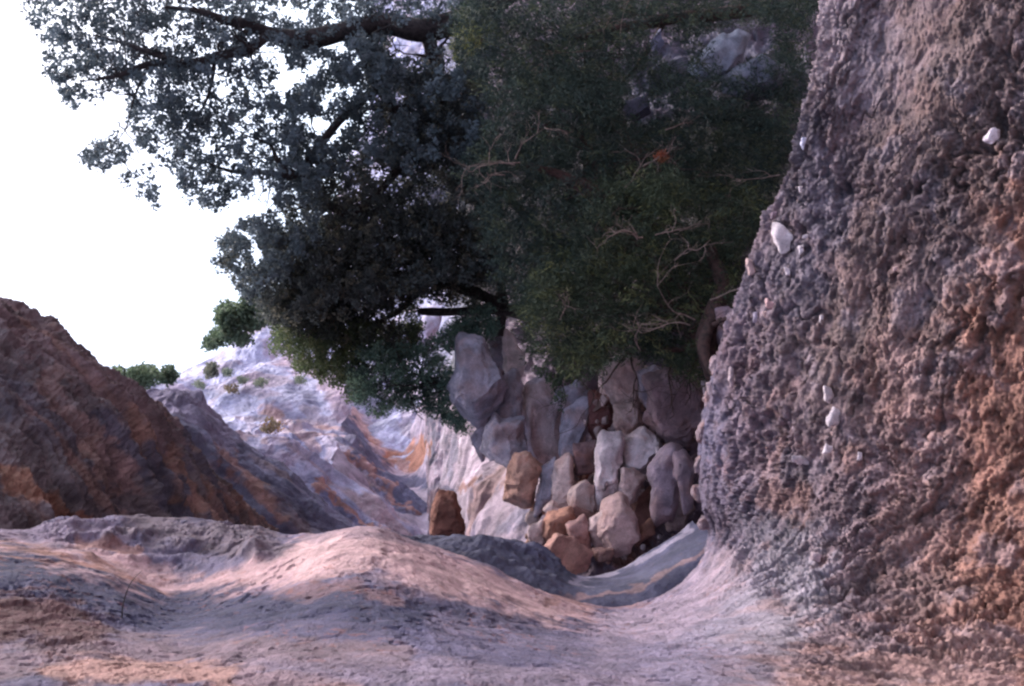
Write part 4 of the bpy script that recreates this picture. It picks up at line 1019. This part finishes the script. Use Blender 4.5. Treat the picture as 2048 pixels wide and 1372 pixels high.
juniper('lower juniper with twisted red trunk rooted in the bank beside the boulders', (1425, 730, 8.6),
  [[(1440,780,8.7,.09),(1415,700,8.6,.10),(1425,640,8.6,.09),(1445,570,8.8,.07),(1420,500,9,.05)],
   [(1415,700,8.6,.06),(1360,640,8.6,.04),(1300,600,8.7,.03),(1230,560,8.8,.015)],
   [(1425,640,8.6,.05),(1350,560,8.7,.035),(1290,500,8.8,.025),(1240,460,8.9,.012)],
   [(1410,690,8.6,.05),(1340,700,8.7,.03),(1260,700,8.8,.015)]],
  [[(1180,380),(1300,330),(1440,360),(1530,400),(1540,430),(1480,500),(1470,600),(1430,680),(1425,740),(1380,770),(1340,740),(1300,720),(1230,720),(1190,755),(1140,745),(1060,700),(1040,620),(1060,560),(1120,500)]],
  [], 2000, (8.5, 10.2), 41, UPL,
  [(1275,480,8.4,1260,435,.35),(1285,475,8.4,1230,480,.3),(1350,520,8.4,1400,440,.35),(1310,470,8.35,1380,430,.35),(1390,640,8.4,1330,590,.5),(1380,650,8.4,1310,620,.45),(1420,600,8.4,1470,540,.4),(1280,700,8.5,1230,640,.3),(1120,640,8.7,1180,590,.3)],
  ((0.015,0.027,0.020),(0.050,0.070,0.040),(0.13,0.14,0.055)), -0.35)
juniper('middle juniper with bleached forked twigs at the heart of the thicket', (1250, 420, 9.6),
  [[(1330,470,10,.09),(1270,430,9.7,.08),(1200,390,9.6,.07),(1120,350,9.6,.05),(1050,330,9.6,.03)],
   [(1270,430,9.7,.05),(1240,380,9.5,.04),(1255,350,9.3,.03),(1300,325,9.2,.02),(1330,310,9.1,.01)],
   [(1200,390,9.6,.05),(1180,300,9.6,.035),(1120,230,9.6,.02)]],
  [[(1000,160),(1100,120),(1200,150),(1260,240),(1380,230),(1500,220),(1590,300),(1560,380),(1420,400),(1300,420),(1200,470),(1150,560),(1080,640),(1020,600),(980,500),(960,400),(920,350),(960,280)]],
  [], 2300, (9.2, 11.0), 43, UPL,
  [(1040,325,9.1,960,285,.5),(1030,318,9.1,1045,240,.4),(1030,330,9.1,950,310,.42),(1250,375,9.1,1290,330,.4),(1290,330,9.1,1340,300,.25),(1330,260,9.1,1380,240,.3),(1560,350,8.9,1490,330,.4),(1010,350,9.2,930,345,.35)], JC, -0.4)
juniper('upper juniper with loose dark sprays in front of the pale blue boulder', (1350, 60, 10),
  [[(1500,20,10.6,.08),(1420,30,10.3,.07),(1330,40,10.1,.06),(1230,60,10,.05),(1140,80,10,.03)],
   [(1230,60,10,.03),(1170,100,9.9,.02),(1110,102,9.8,.01)],
   [(1330,40,10.1,.04),(1290,110,10,.03),(1240,170,10,.015)]],
  [[(960,-60),(1650,-60),(1660,0),(1610,60),(1540,40),(1480,22),(1420,60),(1350,90),(1330,30),(1295,60),(1290,150),(1240,200),(1220,260),(1100,200),(960,180),(900,60)],
   [(1540,60),(1620,60),(1610,200),(1600,280),(1500,260),(1400,240),(1320,230),(1330,190),(1440,200),(1540,190),(1580,150)],
   [(1290,100),(1400,165),(1560,100),(1590,200),(1300,215)],
   [(1380,90),(1410,80),(1430,130),(1450,160),(1410,180),(1370,150)]],
  [], 2300, (8.9, 10.6), 47, UPL,
  [(1180,102,9.4,1100,100,.45),(1210,90,9.4,1215,40,.3),(1240,70,9.4,1200,30,.3),(1290,30,9.5,1300,-20,.3)], JC, -0.4)
# backing growth, leaves coloured dark for the shade inside the thicket
juniper('juniper with leaves darkened for shade deep behind the others filling the middle of the thicket', (1100, 520, 13),
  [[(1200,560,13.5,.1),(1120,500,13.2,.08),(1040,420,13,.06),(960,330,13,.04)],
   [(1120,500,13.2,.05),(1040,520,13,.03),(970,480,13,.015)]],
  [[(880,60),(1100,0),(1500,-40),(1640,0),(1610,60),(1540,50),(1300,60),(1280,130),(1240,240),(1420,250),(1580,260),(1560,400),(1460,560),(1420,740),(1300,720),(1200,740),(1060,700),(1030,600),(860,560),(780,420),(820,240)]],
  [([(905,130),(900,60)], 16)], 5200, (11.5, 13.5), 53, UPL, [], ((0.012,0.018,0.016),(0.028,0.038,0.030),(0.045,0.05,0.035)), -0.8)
# yellow-green tuft and rust-brown dead sprays as parts of the upper and middle junipers
sp = empty('juniper_shoot', P(930, 100, 10)); tag(sp, 'yellow green spray beside the small sky gap near top', 'branch')
f5, _ = crown('foliage', None, [[(905,60),(960,50),(985,90),(945,120),(912,120),(900,90)]], [], 60, 34, 0.08, 0.05, (9.9, 10.4), M_NEEDLE, ((0.12,0.14,0.05),(0.28,0.28,0.10),(0.3,0.26,0.1)), 61, 0.2, -1, 2)
child(f5, sp)
wd = Wood(); rng = np.random.RandomState(9); twigs(wd, P(985, 60, 10.2), P(920, 95, 10.1) - P(985, 60, 10.2), 0.4, 0.015, rng, 2, 0.6, 3); child(wd.build('stem', M_RED), sp)
sp = empty('dead_spray', P(1320, 320, 9)); tag(sp, 'rusty dead spray of needles on a bleached twig at the thicket heart', 'branch')
f6, _ = crown('foliage', None, [[(1308,312),(1330,303),(1342,313),(1325,326),(1312,327)]], [], 14, 26, 0.04, 0.04, (8.95, 9.1), M_NEEDLE, ((0.20,0.05,0.03),(0.32,0.10,0.05),(0.2,0.1,0.05)), 67, 0.2, -1, 2)
child(f6, sp)
wd = Wood(); rng = np.random.RandomState(10); twigs(wd, P(1285, 333, 9.05), P(1330, 315, 9) - P(1285, 333, 9.05), 0.25, 0.012, rng, 2, 0.5, 3); child(wd.build('stem', M_DEAD), sp)

# --- roots twisting below the lower juniper
wd = Wood()
for k, l in enumerate([
  [(1425,640,8.5,.06),(1408,690,8.4,.07),(1420,740,8.3,.04),(1440,770,8.2,.03),(1432,830,8.1,.012)],
  [(1450,690,8.3,.03),(1470,730,8.1,.025),(1450,770,8.0,.018),(1438,800,8.0,.01)],
  [(1440,640,8.4,.04),(1475,700,8.1,.02),(1462,760,8.0,.012)],
  [(1428,650,8.4,.03),(1480,620,8.2,.02),(1540,570,7.9,.01)]]):
    a = np.array(l); wd.tube(P(a[:, 0], a[:, 1], a[:, 2]), a[:, 3] * 0.8, 7, k + 90)
ro = wd.build('tree_root', M_RED); tag(ro, 'knot of reddish roots twisting out of the bank under the lower juniper', 'roots')

# --- skyline shrubs
def shrub(label, poly, d, n, ls, cols, seed, rad=0.16, per=26, stem=None, name='shrub', group='shrubs along the pale skyline'):
    c = np.mean(poly, 0); t = empty(name, P(c[0], c[1], np.array(float(d)))); tag(t, label, 'shrub', group)
    f, _ = crown('foliage', None, [poly], [], n, per, rad, ls, (d - 0.5, d + 0.5), M_LEAF, cols, seed, 0.55, -0.6, 1.2)
    child(f, t)
    wd = Wood(); r_ = np.random.RandomState(seed)
    for _ in range(4):
        b_ = P(c[0] + 6, c[1] + 6, np.array(float(d + .1))); twigs(wd, b_, UPW + r_.normal(size=3) * .6, rad * 1.4, rad * 0.08, r_, 2, .6, 2)
    child(wd.build('stem', M_BARK), t)
SG = ((0.07,0.10,0.07),(0.14,0.19,0.12),(0.17,0.21,0.13))
shrub('large olive green shrub where the pale cliff meets the oak crown', [(412,690),(422,665),(440,650),(432,628),(448,605),(478,612),(500,590),(560,600),(545,640),(505,660),(490,690),(450,680),(425,695)], 26, 300, 0.13, SG, 71, 0.17, 26)
shrub('small round shrub on the skyline notch beside the brown wall', [(252,760),(262,742),(285,733),(305,740),(306,765),(280,772),(256,770)], 20, 120, 0.09, SG, 73, 0.16)
shrub('tiny shrub just right of the round skyline one', [(318,760),(325,742),(340,738),(350,750),(340,760)], 20, 50, 0.09, SG, 75, 0.12)
shrub('low sprig of leaves at the very edge of the brown wall', [(225,745),(236,735),(245,750),(245,760),(232,758)], 12, 24, 0.06, SG, 77, 0.07)
shrub('thin tuft halfway up the pale cliff skyline', [(405,752),(415,735),(430,730),(432,748),(415,756)], 27, 40, 0.09, ((0.11,0.12,0.11),(0.16,0.17,0.14),(0.2,0.18,0.14)), 79, 0.13)
# tufts on the pale cliff
_cx, _cy, _cd = proj(S4)
for i, (x, y, s, lb) in enumerate([(520,765,9,'grey green tuft in a crack near middle of the pale cliff'),(466,778,9,'brownish tuft on the pale cliff left of the crack'),(484,760,6,'faint small tuft above the brownish one on pale cliff'),(400,770,6,'lowest left tuft near pale cliff foot'),(540,855,15,'rust coloured tuft on the ledge below the pale cliff'),(600,760,7,'small tuft below the oak leaves on pale cliff'),(455,745,5,'dot like tuft close to the pale skyline')]):
    k = ((_cx - x) ** 2 + (_cy - y) ** 2) < 40 ** 2
    dd = float(_cd[k].min()) - 0.1 if k.any() else 26
    if y > 840: dd = min(dd, 19.0)
    cc_ = ((0.16,0.13,0.09),(0.24,0.18,0.12),(0.3,0.16,0.09)) if i in (1, 4) else ((0.12,0.15,0.13),(0.18,0.21,0.16),(0.2,0.2,0.15))
    shrub(lb, [(x - s * 1.6, y - s * .5), (x, y - s), (x + s * 1.6, y - s * .3), (x + s, y + s * .6), (x - s, y + s * .6)], dd, 22, 0.07, cc_, 90 + i, 0.10, 16, name='tuft', group='tufts on the pale cliff')

# --- leafy sprig in front of the grainy wall, twig on the near shelf
sp = empty('leafy_sprig', P(1115, 800, 10)); tag(sp, 'leafy sprig hanging from dark juniper in front of pale grainy rock', 'plant')
f7, _ = crown('foliage', None, [[(1095,760),(1115,755),(1130,790),(1135,820),(1120,830),(1108,800)], [(1060,735),(1100,720),(1160,745),(1150,775),(1090,770)]], [], 90, 9, 0.05, 0.045, (9.8, 10.2), M_LEAF, ((0.035,0.055,0.04),(0.08,0.11,0.07),(0.1,0.13,0.08)), 81, 0.5, -1, 2)
child(f7, sp)
wd = Wood(); rng = np.random.RandomState(19); twigs(wd, P(1110, 730, 10.1), P(1125, 820, 10) - P(1110, 730, 10.1), 0.45, 0.008, rng, 2, 0.5, 3); child(wd.build('stem', M_BARK), sp)
wd = Wood()
wd.tube(path([(243,1236,bank_depth(243,1236) - .01),(248,1200,bank_depth(246,1222) - .08),(262,1165,bank_depth(250,1222) - .1),(285,1140,bank_depth(250,1222) - .1)]), [.003, .0025, .002, .001], 5, 2)
gs = wd.build('grass_stem', M_BARK); tag(gs, 'single thin curved dry stem standing on the near shelf', 'grass stem')
